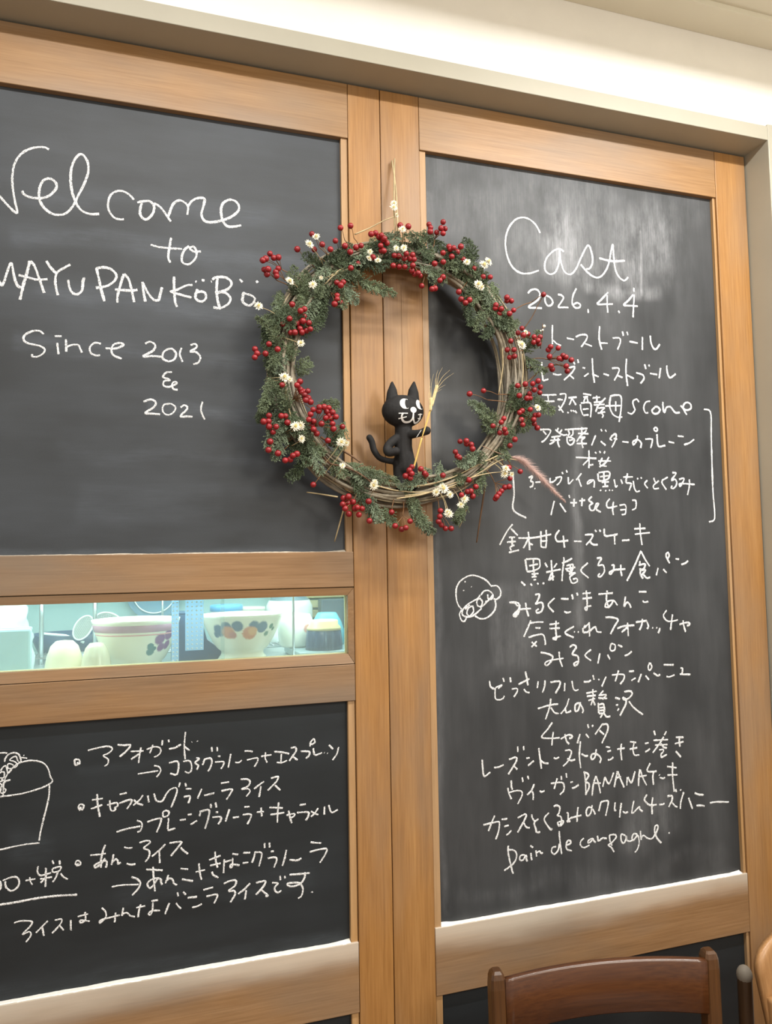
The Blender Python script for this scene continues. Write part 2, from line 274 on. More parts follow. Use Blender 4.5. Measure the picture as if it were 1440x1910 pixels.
# ------------------------------------------------------------------ chalk and wreath coordinates (tenths of a millimetre)
CHALK=[
('welcome','UL','46:-7154,21436 -7105,20950 -7010,20441 -6875,20797 -6795,20832 -6699,20729 -6574,20590 -6436,20477 -6474,20697 -6511,20941 -6514,21144 -6483,21336 -6409,21489 -6300,21600 -6162,21670 -6022,21692 -5951,21663|47:-6359,20877 -6338,20825 -6247,20783 -6108,20778 -5983,20819 -5872,20921 -5823,21039 -5874,21127 -5973,21144 -6056,21069 -6096,20937 -6094,20780 -6037,20646 -5924,20551 -5797,20528 -5669,20576 -5557,20726 -5473,20928 -5374,21166 -5318,21399 -5349,21572 -5436,21663 -5522,21586 -5592,21391 -5604,21165 -5573,20946 -5500,20749 -5413,20649 -5282,20610 -5137,20629|46:-4564,20961 -4630,21034 -4742,21090 -4853,21078 -4954,20989 -4994,20833 -4971,20695 -4887,20594 -4795,20576 -4730,20588|47:-4507,20918 -4404,20956 -4290,20968 -4223,20884 -4242,20759 -4317,20657 -4384,20632 -4450,20691 -4460,20802 -4432,20918|48:-4224,20946 -4099,20870 -3935,20644|48:-3984,20720 -3936,20871 -3888,20980 -3791,21056 -3693,21027 -3635,20952 -3650,20804|50:-3645,20950 -3576,21064 -3468,21141 -3349,21147 -3359,21030 -3399,20857 -3369,20757 -3280,20716 -3121,20746 -2899,20848 -2747,20984 -2726,21093 -2797,21179 -2908,21185 -3019,21096 -3050,20945 -3020,20780 -2940,20685 -2819,20689 -2686,20731'),
('to','UL','44:-4278,20176 -4135,20152 -3963,20151 -3741,20162|44:-3929,20346 -3963,20127 -3978,19982 -3943,19887|44:-3537,20134 -3605,20188 -3537,20227 -3488,20139 -3497,20035 -3566,19934 -3644,19889 -3731,19916 -3741,20028 -3693,20157 -3615,20228|45:-3537,20134 -3409,20152'),
('shopname','UL','48:-6778,19477 -6690,19264 -6634,19222 -6574,19435 -6512,19601 -6467,19398 -6422,19243 -6358,19193|49:-6228,19672 -6268,19467 -6323,19236 -6369,18984|49:-6214,19674 -6148,19576 -6073,19358 -5998,19139|49:-6396,19409 -6267,19386 -6109,19357 -5950,19383|49:-5973,19700 -5902,19586 -5820,19505|50:-5594,19676 -5689,19609 -5806,19507 -5826,19334 -5787,19119|50:-5624,19403 -5605,19274 -5552,19182 -5478,19164 -5404,19245 -5384,19436 -5354,19447|51:-5176,19663 -5129,19453 -5089,19259 -5040,19082|51:-5176,19655 -5047,19685 -4925,19656 -4848,19565 -4878,19462 -4969,19378 -5060,19336 -5180,19308|51:-4725,19602 -4778,19405 -4827,19201 -4826,19077|52:-4718,19603 -4640,19502 -4584,19274 -4550,19110|48:-4869,19308 -4612,19313 -4496,19337|48:-4411,19492 -4394,19300 -4362,19135|49:-4403,19467 -4324,19307 -4229,19190 -4142,19189 -4111,19310 -4080,19423|49:-3878,19639 -3873,19384 -3856,19182 -3824,19091|49:-3558,19517 -3664,19498 -3857,19385 -3936,19361 -3760,19318 -3574,19284|50:-3469,19449 -3501,19351 -3498,19274 -3436,19229 -3371,19240 -3322,19299 -3338,19392 -3403,19412 -3493,19386|50:-3509,19590 -3485,19579|51:-3395,19628 -3346,19621|51:-3231,19610 -3218,19614|51:-3115,19699 -3132,19490 -3116,19284 -3066,19116|51:-3206,19647 -3156,19695 -3007,19719 -2898,19678 -2865,19603 -2924,19510 -3041,19447 -3157,19410|51:-3107,19432 -2974,19427 -2891,19348 -2908,19251 -2991,19175 -3091,19131 -3190,19143|52:-2638,19477 -2664,19378 -2664,19291 -2605,19244 -2537,19233 -2469,19291 -2443,19373 -2519,19427 -2672,19456|52:-2721,19708 -2663,19658|52:-2415,19709 -2385,19677'),
('since','UL','38:-5993,18428 -6070,18478 -6179,18462 -6286,18388 -6303,18302 -6220,18248 -6067,18223 -5979,18168 -6011,18086 -6097,18032 -6174,18034 -6163,18071|39:-5828,18406 -5717,18412|39:-5787,18292 -5762,18098|39:-5650,18364 -5641,18151|40:-5642,18229 -5560,18272 -5459,18280 -5424,18220 -5395,18149|39:-5090,18331 -5188,18337 -5267,18256 -5254,18158 -5175,18119 -5102,18124|40:-5016,18257 -4854,18261 -4727,18333 -4786,18366 -4890,18321 -4919,18219 -4877,18135 -4749,18089|41:-4364,18385 -4281,18424 -4197,18372 -4233,18268 -4398,18155 -4244,18171 -4089,18169|41:-3957,18326 -4054,18255 -4065,18140 -3969,18096 -3873,18140 -3841,18245 -3909,18324 -3982,18311|42:-3747,18354 -3776,18237 -3727,18099|42:-3593,18416 -3507,18441 -3482,18386 -3593,18301 -3494,18295 -3420,18210 -3458,18104 -3544,18073'),
('years','UL','37:-3908,17904 -4005,17890 -4064,17811 -3980,17778 -3944,17754 -4040,17736 -4052,17659 -3980,17633 -3908,17655 -3823,17710 -3872,17733 -3908,17680 -3884,17605 -3811,17592|37:-4388,17352 -4265,17396 -4182,17350 -4217,17260 -4359,17154 -4241,17146 -4110,17140|37:-3955,17336 -4051,17306 -4063,17192 -3979,17133 -3883,17188 -3847,17278 -3931,17337 -4003,17321|38:-3762,17282 -3690,17323 -3646,17262 -3762,17122 -3653,17122 -3556,17121|38:-3384,17402 -3409,17248 -3347,17079'),
('cupdrawing','LL','28:-6547,10838 -6457,10838 -6332,10844 -6187,10857 -6041,10886 -5913,10921 -5821,10961 -5776,11006 -5809,11083 -5843,11205 -5899,11290 -5992,11343 -6103,11364 -6212,11355 -6311,11320 -6401,11241 -6462,11149 -6496,11027 -6502,10853|27:-6725,10853 -6636,10838 -6547,10833|28:-5821,10961 -5824,10799 -5841,10682 -5872,10538 -5907,10395 -5946,10204 -5963,10080|28:-6711,10002 -6534,10008 -6401,10024 -6176,10044 -5958,10040|28:-6557,11524 -6504,11524 -6450,11514|28:-6488,11381 -6475,11443 -6422,11497 -6350,11510 -6286,11479 -6258,11413 -6248,11343 -6294,11377 -6322,11448 -6376,11439 -6412,11398 -6348,11373 -6302,11319 -6338,11274 -6375,11326 -6438,11342 -6437,11274 -6383,11259 -6436,11196 -6464,11306 -6509,11300 -6544,11245|28:-6249,11427 -6158,11404|28:-6213,11458 -6204,11452|28:-6551,11129 -6498,11134 -6490,11211 -6535,11225 -6553,11207|28:-6398,11085 -6443,11079 -6488,11055 -6531,10991 -6539,10905 -6494,10890 -6463,10936 -6495,10968 -6532,11030 -6586,11065|28:-6550,11071 -6506,11086 -6533,11108'),
('granola_a','LL','31:-5384,11239 -5432,11226 -5444,11303 -5409,11317 -5369,11296 -5368,11237 -5409,11266|32:-5242,11446 -5088,11474 -4925,11485 -4859,11436 -4916,11373 -4998,11338 -4924,11271 -4931,11195 -4980,11165|32:-4777,11498 -4678,11480 -4570,11471 -4644,11374 -4743,11297|33:-4569,11367 -4360,11357|33:-4402,11421 -4427,11276 -4440,11165|32:-4427,11319 -4560,11237|33:-4208,11447 -4259,11312|33:-4310,11378 -4191,11411 -4098,11385 -4080,11322 -4123,11265 -4191,11237|33:-4055,11512 -4059,11425|33:-3953,11512 -3947,11468|33:-3947,11354 -3849,11363 -3745,11415|33:-3673,11621 -3693,11384 -3679,11153|33:-3693,11375 -3606,11296|33:-3568,11435 -3563,11439|34:-3475,11449 -3470,11438'),
('granola_b','LL','32:-4451,10984 -4122,11004|32:-4190,11097 -4114,11072 -4080,11008 -4113,10942 -4147,10902|32:-3947,11117 -3806,11130 -3788,11023 -3822,10913 -3926,10941|33:-3710,11121 -3606,11120 -3571,11037 -3580,10950 -3624,10919 -3684,10951|33:-3493,11162 -3440,11140 -3510,11084 -3458,11026 -3484,10958|33:-3352,11122 -3387,11028|33:-3361,11123 -3255,11131 -3228,11075 -3255,10971 -3294,10913|33:-3233,11322 -3221,11241|33:-3139,11314 -3135,11242|33:-3127,11156 -3082,11148|33:-3175,11058 -3029,11050 -3038,10983 -3074,10933|33:-2903,11176 -2948,10942|33:-2831,11017 -2759,11013 -2713,11050|34:-2667,11199 -2594,11196 -2521,11177|34:-2623,11042 -2449,11061 -2440,10997 -2495,10912|34:-2375,11082 -2190,11092|34:-2297,11147 -2301,11038 -2265,10962|34:-2143,11142 -2003,11120 -1871,11080|34:-2012,11094 -2023,10948|34:-2097,10950 -2004,10937 -1910,10965|35:-1842,11179 -1757,11180 -1748,11115 -1815,11029 -1872,10952|35:-1815,11029 -1721,10956|35:-1662,11107 -1510,11084 -1510,11019 -1568,10969|35:-1490,11175 -1479,11248 -1421,11304 -1402,11241 -1451,11209 -1479,11220|35:-1432,11142 -1405,11019 -1318,11029 -1269,11043|35:-1230,11045 -1221,11039|35:-1176,11026 -1166,11019|35:-1141,11172 -1064,11090|35:-956,11118 -997,10990 -1076,10895'),
('granola_c','LL','32:-5353,10484 -5378,10537 -5354,10584 -5298,10561 -5314,10496 -5354,10517 -5330,10540|32:-5170,10635 -5001,10638|32:-5185,10490 -5008,10537|32:-5090,10724 -5084,10571 -5047,10347|33:-4935,10524 -4788,10546 -4771,10493 -4820,10465|33:-4894,10601 -4885,10464 -4852,10418 -4803,10437 -4820,10473|33:-4739,10677 -4624,10691|33:-4746,10533 -4565,10573 -4556,10521 -4622,10425|33:-4365,10628 -4423,10549 -4523,10474|33:-4515,10567 -4457,10501 -4364,10460|33:-4290,10611 -4272,10497|34:-4189,10635 -4154,10519 -4086,10485 -4036,10514 -3976,10621 -3899,10682 -3822,10683 -3822,10587 -3907,10370|34:-3762,10773 -3783,10696|34:-3675,10755 -3662,10692|34:-3667,10654 -3571,10647|34:-3701,10525 -3597,10519 -3623,10408|34:-3400,10629 -3470,10470|35:-3361,10511 -3256,10522 -3185,10536|35:-3299,10521 -3193,10528|35:-3077,10687 -2934,10696|35:-3068,10555 -2889,10566 -2907,10506 -2979,10398|35:-2735,10720 -2617,10708 -2572,10658 -2609,10590 -2718,10548 -2618,10546 -2573,10497 -2637,10414|36:-2325,10642 -2417,10588 -2500,10530|36:-2380,10566 -2414,10381|36:-2204,10684 -2074,10698 -2112,10611 -2261,10476|36:-2131,10558 -2038,10458'),
('granola_d','LL','32:-4785,10070 -4620,10101 -4405,10118|32:-4464,10219 -4397,10185 -4380,10115 -4404,10049 -4454,10025|33:-4296,10173 -4204,10197 -4086,10209 -4077,10147 -4144,9986|33:-4035,10220 -4044,10299 -3993,10328 -3941,10296 -3967,10238 -4043,10221|33:-3950,10201 -3958,10012 -3898,10005 -3838,10015|33:-3766,10140 -3666,10142|33:-3635,10217 -3568,10218|33:-3588,10045 -3475,10102|33:-3423,10262 -3432,10167|34:-3423,10253 -3291,10256 -3283,10141 -3344,9955|33:-3256,10349 -3238,10285|33:-3413,10261 -3439,10176|34:-3422,10245 -3281,10255 -3290,10124 -3343,9946|34:-3249,10357 -3242,10286|33:-3166,10374 -3154,10284|34:-3167,10206 -3122,10201|34:-3220,10124 -3087,10118 -3078,10064 -3123,9998|34:-2930,10232 -2998,10028|34:-2873,10078 -2765,10080|34:-2674,10239 -2583,10234|34:-2702,10108 -2566,10101 -2566,10039 -2621,9938|35:-2456,10125 -2328,10119|35:-2382,10197 -2369,10043|35:-2235,10180 -1994,10144|35:-2218,10052 -1967,10059|35:-2068,10252 -2088,10055 -2093,9902|35:-1930,10009 -1789,10020 -1798,9976 -1846,9954|35:-1891,10087 -1864,9956 -1837,9862|36:-1693,10159 -1579,10164|36:-1741,10033 -1542,10019 -1533,9954 -1582,9877|36:-1350,10071 -1409,9995 -1486,9930|36:-1485,10031 -1428,9988 -1352,9951|36:-1234,10085 -1240,9942|36:-1157,10104 -1119,9980 -1071,9965 -987,10002'),
('price','LL','30:-6616,9533 -6630,9455 -6569,9382 -6517,9406 -6519,9503 -6557,9533|30:-6452,9510 -6443,9428 -6397,9365 -6344,9346 -6276,9388 -6247,9465 -6279,9542 -6347,9560 -6437,9540 -6489,9523|30:-6156,9476 -6011,9483|30:-6096,9524 -6087,9458 -6056,9397|30:-5975,9679 -5982,9590 -5942,9527 -5857,9532 -5780,9546|31:-5859,9639 -5857,9475 -5863,9336|30:-5857,9483 -5933,9412|31:-5767,9741 -5743,9681|31:-5657,9727 -5649,9660|31:-5757,9609 -5641,9626 -5655,9562 -5749,9550 -5765,9610|31:-5942,9470 -5764,9478|31:-5679,9548 -5709,9462 -5755,9395|31:-5639,9518 -5592,9454 -5528,9409|38:-6700,9161 -6521,9158 -6296,9161 -5992,9176 -5682,9171 -5384,9143'),
('granola_e','LL','33:-5380,9598 -5412,9636 -5397,9684 -5349,9669 -5341,9618 -5380,9607 -5373,9647|33:-5190,9748 -5070,9740 -4949,9741|33:-4958,9886 -4997,9773 -5024,9642 -5020,9524|33:-4956,9667 -5036,9577 -5108,9536 -5117,9579 -5037,9610 -4948,9624 -4931,9571 -4947,9514|33:-4827,9717 -4858,9544|33:-4858,9586 -4793,9628 -4760,9598 -4752,9547 -4711,9566|34:-4663,9806 -4597,9785 -4531,9780|34:-4621,9537 -4555,9508 -4480,9510|34:-4420,9848 -4334,9866 -4263,9860 -4255,9823 -4348,9754 -4276,9708 -4255,9654 -4276,9583 -4326,9524|34:-4002,9776 -4074,9704 -4219,9598|34:-4103,9686 -4096,9589 -4091,9474|35:-3937,9782 -3746,9780 -3768,9724 -3914,9565|35:-3753,9685 -3694,9618 -3628,9564'),
('granola_f','LL','34:-4853,9192 -4671,9195 -4431,9168|35:-4545,9307 -4460,9266 -4403,9193 -4431,9109 -4530,9008|35:-4311,9398 -4044,9347|35:-4201,9427 -4188,9220 -4166,9020|35:-4116,9240 -4174,9145 -4245,9083 -4289,9147 -4260,9201 -4160,9231 -4073,9204 -4073,9160 -4051,9113|35:-3950,9260 -4000,9128|35:-3993,9164 -3928,9198 -3877,9162 -3862,9108 -3811,9071|35:-3753,9336 -3627,9307|35:-3730,9156 -3649,9130 -3546,9100|36:-3501,9242 -3345,9258|36:-3449,9384 -3434,9233 -3405,9102|35:-3277,9413 -3081,9462|35:-3262,9317 -3081,9334|35:-3179,9543 -3164,9391 -3134,9267|35:-3232,9213 -3202,9149 -3119,9097|35:-3020,9394 -3028,9282 -3033,9163|36:-3028,9342 -2898,9363|36:-2882,9466 -2783,9438|36:-2875,9397 -2883,9262 -2914,9236 -2914,9282 -2852,9281 -2760,9253|36:-2698,9457 -2574,9446|36:-2706,9284 -2606,9283|36:-2488,9445 -2512,9349 -2544,9270|36:-2504,9440 -2387,9424 -2379,9347 -2423,9192|36:-2323,9577 -2319,9492|37:-2236,9574 -2232,9489|36:-2214,9417 -2158,9417|36:-2270,9309 -2135,9307 -2112,9250 -2160,9134|37:-1936,9412 -1969,9262 -2010,9144|37:-1881,9231 -1753,9205 -1664,9229|37:-1498,9488 -1409,9465 -1302,9447|38:-1517,9318 -1361,9337 -1204,9333 -1230,9242 -1331,9106'),
('vanilla','LL','31:-6314,8845 -6216,8858 -6064,8829 -6070,8766 -6190,8648 -6092,8672 -6068,8612 -6136,8518|31:-5818,8799 -5886,8737 -5993,8640|31:-5901,8715 -5877,8573|31:-5717,8791 -5616,8792 -5631,8720 -5753,8593|31:-5646,8698 -5580,8614|32:-5475,8762 -5473,8614 -5457,8603|32:-5373,8795 -5214,8812|32:-5262,8852 -5253,8727 -5324,8689 -5325,8730 -5189,8692|32:-5007,8879 -4950,8813 -4941,8720 -5029,8642 -5021,8682 -4885,8702 -4722,8719|32:-4788,8771 -4803,8615|33:-4669,8834 -4689,8701|33:-4690,8729 -4627,8741 -4591,8721 -4556,8680 -4485,8655|34:-4465,8796 -4323,8806|34:-4394,8843 -4422,8746 -4436,8640|34:-4223,8868 -4115,8871|34:-4201,8843 -4208,8713 -4244,8646 -4272,8672 -4215,8707 -4086,8695|34:-3934,8796 -3970,8706 -4002,8623|34:-3825,8779 -3788,8722 -3745,8672|34:-3803,8953 -3789,8884|35:-3708,8946 -3664,8888|35:-3634,8835 -3479,8831|35:-3561,8666 -3487,8669 -3397,8700|35:-3375,8927 -3210,8948|35:-3323,8812 -3150,8820 -3150,8760 -3195,8677|36:-3029,8982 -2930,9013 -2823,9005 -2838,8924 -2945,8850 -2854,8836 -2839,8774 -2916,8653|37:-2576,8925 -2685,8834 -2785,8774|36:-2647,8821 -2654,8762 -2670,8666|37:-2475,8918 -2319,8926 -2335,8852 -2477,8713|37:-2375,8782 -2328,8729 -2266,8667 -2313,8669|37:-2194,8878 -2091,8856 -2147,8795 -2139,8732 -2092,8695 -2029,8724|37:-2050,8980 -2046,8903|37:-1971,8969 -1963,8922|38:-1883,8975 -1690,8958 -1520,8953|38:-1601,8980 -1618,8873 -1692,8791 -1821,8763 -1917,8792 -1900,8828 -1724,8811 -1660,8748 -1645,8660 -1678,8573 -1734,8542|38:-1475,8628 -1480,8605'),
('cast','R','47:3539,21335 3447,21493 3305,21596 3150,21624 2966,21553 2805,21354 2726,21106 2733,20846 2808,20618 2932,20477 3085,20422 3268,20441 3480,20523|49:4096,21000 3990,21042 3840,20984 3674,20808 3621,20634 3651,20517 3756,20472 3878,20540 3965,20743 3989,21013 4019,20749 4093,20563 4226,20516 4367,20640 4514,20925 4690,21203 4780,21028 4786,20832 4712,20701 4628,20673|52:4494,20764 4640,20620 4774,20536 4912,20518 5055,20614 5191,20851 5308,21300 5326,21040 5356,20744 5448,20580 5573,20518 5676,20603|51:4957,20949 5264,20921 5606,20963'),
('date','R','43:3207,20007 3282,20085 3414,20110 3489,20022 3432,19885 3213,19723 3374,19714 3526,19720|44:3607,19997 3610,19866 3666,19787 3746,19806 3788,19882 3725,19972 3620,20005|44:3914,20050 3994,20045 4045,19978 3918,19786 4038,19785 4159,19791|45:4365,20226 4277,20048 4257,19877 4335,19799 4431,19820 4447,19882 4366,19911 4256,19852|45:4635,19801 4640,19717|45:5150,20216 4976,20040 4874,19933 5083,19947 5258,19967|46:5125,20152 5117,19955 5126,19764|46:5387,19831 5427,19785|46:5788,20227 5653,20078 5540,19968 5734,19973 5892,19975|46:5817,20230 5785,19966 5760,19715|46:5810,20379 5811,20292'),
('line_a','R','42:3763,19383 3749,19162 3748,18972|42:3772,19057 3849,18991 3949,18958|43:4094,19129 4268,19111|43:4311,19170 4449,19228 4585,19227 4567,19129 4439,18962|43:4537,19042 4699,18998|44:4910,19452 4885,19177 4939,18938|44:4895,19085 5090,19090|45:5220,19215 5389,19228 5414,19144 5336,18971|45:5475,19382 5499,19285|45:5588,19384 5613,19307|45:5642,19173 5855,19152|45:5982,19298 5968,19006|45:6189,19346 6202,19178 6269,19058 6342,19063 6429,19169'),
('line_b','R','42:3485,18575 3474,18409 3495,18257 3506,18187 3625,18225|42:3734,18343 3852,18326 3938,18343|43:4111,18485 4260,18530 4202,18407 3994,18223|43:4132,18343 4237,18266|43:4242,18629 4267,18574|43:4342,18691 4357,18613|43:4449,18518 4516,18511|43:4482,18328 4594,18407|43:4697,18739 4704,18438 4731,18211|43:4675,18400 4838,18345|44:4959,18418 5096,18390|44:5178,18553 5347,18563 5328,18452 5223,18288|44:5312,18403 5436,18366|45:5553,18785 5526,18489 5555,18185|45:5538,18429 5719,18359|45:5782,18493 5952,18454 5977,18369 5886,18260|45:6014,18693 6038,18590|45:6121,18695 6134,18651|45:6141,18498 6329,18484|45:6424,18639 6377,18405|46:6588,18705 6595,18555 6663,18435 6816,18531'),
('scone','R','42:3461,17879 3804,17902|42:3486,17739 3754,17766|42:3600,17878 3605,17758 3541,17617|42:3879,17919 4021,17927 3994,17778 3851,17570|42:3905,17813 3830,17802 3950,17802|42:3840,17677 3955,17535|43:4087,17850 4286,17879|42:4194,17882 4103,17703|42:4186,17828 4264,17710|42:4046,17544 4085,17535|42:4129,17597 4159,17571|42:4184,17599 4213,17560|42:4229,17588 4279,17536|43:4442,17962 4641,17940|43:4445,17887 4562,17901|43:4450,17787 4516,17899 4558,17792|43:4371,17729 4382,17608 4424,17502|43:4379,17756 4588,17775 4631,17687 4606,17462|43:4422,17624 4567,17644|43:4424,17497 4562,17514|43:4669,17879 4856,17903|43:4774,17939 4775,17803|43:4696,17786 4931,17811|43:4990,17896 4802,17723 4735,17584|43:4694,17731 4960,17758|43:4800,17668 4957,17684 4859,17589 4919,17524 4885,17463|43:4780,17559 4968,17594|44:5125,17957 5085,17750 5140,17575 5263,17498 5390,17504|44:5108,17943 5283,17974 5383,17930 5364,17654 5306,17390|44:5240,17840 5230,17620|44:4974,17723 5353,17749|44:5828,17847 5776,17908 5677,17862 5688,17751 5717,17670 5632,17583 5528,17606|45:6115,17884 6000,17850 5946,17736 5979,17626 6054,17624|45:6223,17749 6154,17676 6201,17614 6300,17627 6362,17700 6306,17767 6224,17763|46:6444,17886 6451,17690 6483,17663 6537,17764 6638,17783 6717,17702 6782,17657 6883,17667|46:6908,17824 7038,17731 7175,17766 7180,17865 7080,17903 6993,17842 6988,17743 7066,17624'),
('bracket_right','R','48:7534,17777 7713,17699 7701,17160 7686,16447 7682,15880 7694,15338 7534,15245'),
('plain','R','42:3392,17153 3614,17162 3626,17096 3503,16946 3413,16891|42:3465,17130 3536,17053|42:3748,17167 3908,17066 4028,17071|42:3824,17210 3791,17129|42:3912,17173 3850,17104|42:3653,17004 3877,17039|42:3621,16937 3859,16958|42:3727,16994 3709,16914 3603,16857|42:3816,16997 3803,16890 3839,16799|42:3972,17175 4260,17200|42:4047,17178 4081,17099 4042,17045|42:4168,17183 4165,17089 4102,17033|42:4027,17031 4023,16924 4081,16859 4157,16888 4191,16983 4042,17031|42:4069,16952 4160,16969|43:4260,17200 4520,17223|43:4383,17245 4378,17110|43:4287,17107 4546,17108|42:4503,17182 4345,17055 4250,16932|42:4298,17013 4451,17032 4372,16962 4397,16802|43:4248,16891 4492,16899|43:4715,17082 4607,16863|43:4834,16964 4948,16873|43:4850,17222 4873,17174|43:4953,17213 4982,17168|43:5185,17140 5070,17027 5115,16987|43:5087,17068 5215,17127 5194,16990 5103,16837|44:5155,17030 5242,17019|44:5366,16968 5525,16960|44:5756,17119 5735,17008 5650,16909 5637,16977 5752,17023 5845,16957 5824,16846|45:5952,17043 6125,17049 6121,16966 6083,16854|45:6236,17317 6184,17273 6231,17225 6282,17263 6236,17317|45:6261,17165 6263,16998 6297,16894 6463,16921|45:6550,17008 6698,16984|46:6799,17142 6956,17134|46:6957,16951 7101,16998 7234,17081'),
('cherry','R','43:4216,16601 4548,16594 4711,16589|42:4537,16758 4537,16568 4522,16379|42:4529,16568 4381,16439|43:4532,16442 4633,16460|43:4688,16731 4715,16693|43:4790,16749 4818,16709|43:4929,16753 4905,16699|43:4752,16536 5067,16544|43:4857,16608 4797,16464 4959,16427|43:5023,16629 4926,16499 4776,16410'),
('figs','R','40:3097,16149 3183,16181 3146,16088 3196,16059 3177,15982 3115,15956|40:3248,16059 3368,16071|40:3470,16032 3494,16023|40:3226,15937 3243,15928|40:3595,16158 3599,16065 3697,16098 3770,16176|41:3717,16160 3857,16178 3818,16069 3746,16006|41:3879,16287 3895,16241|41:3979,16330 3998,16274|41:4023,16181 4028,16041 4138,16136|41:4338,16265 4208,16122|41:4263,16154 4327,15983|41:4601,16113 4491,16048 4474,16079 4548,16128 4638,16114 4632,15972|42:4734,16273 4764,16116 4985,16167 5009,16310 4753,16289|42:4881,16292 4881,16133|42:4786,16201 4988,16230|42:4903,16134 4905,15992|42:4818,16085 5001,16098|42:4832,15990 4979,16008|42:4775,15927 4799,15905|42:4902,15919 4923,15900|42:4994,15930 5018,15908|42:5067,15930 5084,15909|42:5131,16154 5161,15995 5207,16028|42:5298,16157 5331,16061|43:5355,16206 5598,16216|42:5471,16288 5425,16095 5554,16065 5492,15920|43:5606,16130 5626,15986 5678,15897 5762,15917|43:5710,16196 5728,16164|43:5798,16214 5823,16182|43:5962,16152 5893,16070 5965,15975|43:6128,16204 6161,16107|43:6259,16141 6120,16042 6136,15967 6251,15979|43:6495,16227 6335,16126 6442,15949|44:6616,16327 6713,16313 6589,16163 6687,16181 6721,16083 6638,15984 6569,15999 6602,16039|44:6785,16183 6923,16202 6817,16036 6799,16085 6996,16088 7194,16074|44:7061,16188 7053,16039 6991,15841'),
('banana','R','41:3676,15681 3586,15388|42:3803,15636 3936,15451|42:4020,15808 4042,15746|42:4049,15647 4208,15648|42:4147,15732 4127,15567|42:4263,15686 4406,15703|42:4336,15749 4319,15577|42:4570,15783 4495,15704 4583,15642 4509,15594 4523,15501 4613,15501 4672,15627 4726,15627 4668,15517 4774,15455|43:5004,15740 4927,15644 4959,15550 5181,15583|43:5093,15677 5067,15503 5081,15393|43:5237,15599 5385,15607 5377,15425 5284,15403|43:5251,15504 5381,15511|44:5557,15713 5650,15698 5644,15554 5548,15499'),
('bracket_left','R','41:2744,16188 2760,15824 2733,15492 3020,15326'),
('kinkan','R','42:2706,15203 2574,15050 2404,14785|42:2661,15119 2813,14973|42:2613,14935 2755,14940|42:2568,14839 2766,14853|42:2684,14935 2685,14782|42:2636,14744 2736,14782|42:2622,14745 2662,14668|42:2604,14631 2832,14679|43:2825,14921 3169,14927 3579,14994|42:3052,15048 3067,14881 3075,14676|42:3054,14907 2933,14716|43:3065,14817 3150,14778|43:3342,15060 3338,14776 3351,14737 3453,14723|43:3465,15086 3464,14878 3447,14718|43:3341,14854 3487,14865|43:3773,15080 3681,14968 3692,14877 3750,14845 3973,14862|44:3858,14967 3868,14836 3879,14714|44:4107,14848 4287,14841|44:4368,14977 4550,14982 4516,14884 4390,14766|45:4469,14858 4557,14778 4673,14769|45:4615,15082 4653,15042|45:4723,15087 4752,15042|45:4840,15108 4856,14962 4995,14961 5167,14987|45:5088,14960 5087,14773|46:5265,14852 5454,14864|46:5581,15101 5869,15111|46:5592,14985 5977,15018|46:5730,15220 5736,14997 5766,14754'),
('kokuto','R','43:2969,14493 2992,14319 3032,14242 3264,14301 3297,14416 3256,14494 2983,14493|42:3155,14483 3149,14316 3172,14137|42:3050,14356 3253,14391|43:3102,14189 3261,14199|43:3100,14133 3215,14136|42:3141,14073 3199,14080|42:2860,14047 2952,13963|42:3067,13999 3109,13959|43:3220,14008 3253,13981|43:3341,14005 3384,13991|43:3413,14414 3468,14323|43:3561,14469 3569,14283 3590,14050|43:3690,14397 3613,14308|43:3435,14221 3774,14274|43:3582,14257 3488,14052|43:3488,14052 3622,14140|44:3857,14524 3854,14433 3816,14226 3795,14032|44:3808,14395 3973,14457 4049,14495|44:3909,14341 4059,14365 4024,14222 3906,14250|44:3877,14277 4117,14311|44:3999,14353 4007,14170|44:3963,14171 4112,14194 3990,14119 4002,14027 4045,13982 4150,14011 4138,14076 4048,14065|44:4421,14398 4249,14244 4424,14083|45:4637,14487 4744,14485 4662,14341 4784,14339 4809,14206 4713,14103 4653,14117 4701,14169|45:4984,14335 5046,14334 5026,14228 4961,14150 4932,14190 5089,14240 5323,14249|45:5218,14345 5212,14225 5232,14104|46:5735,14632 5562,14325 5353,13995|46:5734,14619 5823,14456 5937,14297|46:5693,14417 5690,14336|46:5657,14324 5818,14348 5781,14241 5670,14243|46:5701,14242 5696,14135 5756,14039|46:5684,14216 5827,14213 5711,14107|46:5760,14133 5852,14051 5939,14062|46:6151,14261 6095,14099|47:6279,14231 6363,14148|46:6454,14353 6393,14450 6365,14532 6416,14586 6446,14517 6393,14436|46:6606,14446 6698,14437|46:6748,14321 6849,14346 6935,14400'),
('sesame','R','42:2593,13635 2705,13618 2760,13566 2816,13577 2798,13451 2725,13353 2669,13380 2785,13477 2927,13497 3064,13498|42:2946,13623 2969,13470 3008,13342|43:3165,13774 3266,13771 3218,13640 3173,13590 3304,13612 3344,13534 3298,13433 3210,13406 3183,13450 3242,13486|43:3611,13692 3461,13555 3581,13410|43:3757,13674 3934,13663|43:3822,13414 3894,13386 3984,13403|44:4018,13757 4038,13653|44:4132,13787 4154,13727|44:4266,13763 4462,13770|44:4262,13659 4488,13672|44:4358,13825 4372,13629 4358,13421 4315,13475 4467,13509|45:4643,13739 4996,13755|44:4860,13811 4836,13614 4891,13442|45:5021,13609 4908,13480 4800,13471 4850,13575 5005,13596 5099,13495|45:5303,13674 5263,13468 5329,13546 5390,13517 5427,13431|46:5637,13763 5828,13758|46:5724,13573 5770,13537 5866,13550|42:2583,13635 2699,13637 2797,13598 2776,13451 2690,13359 2675,13410'),
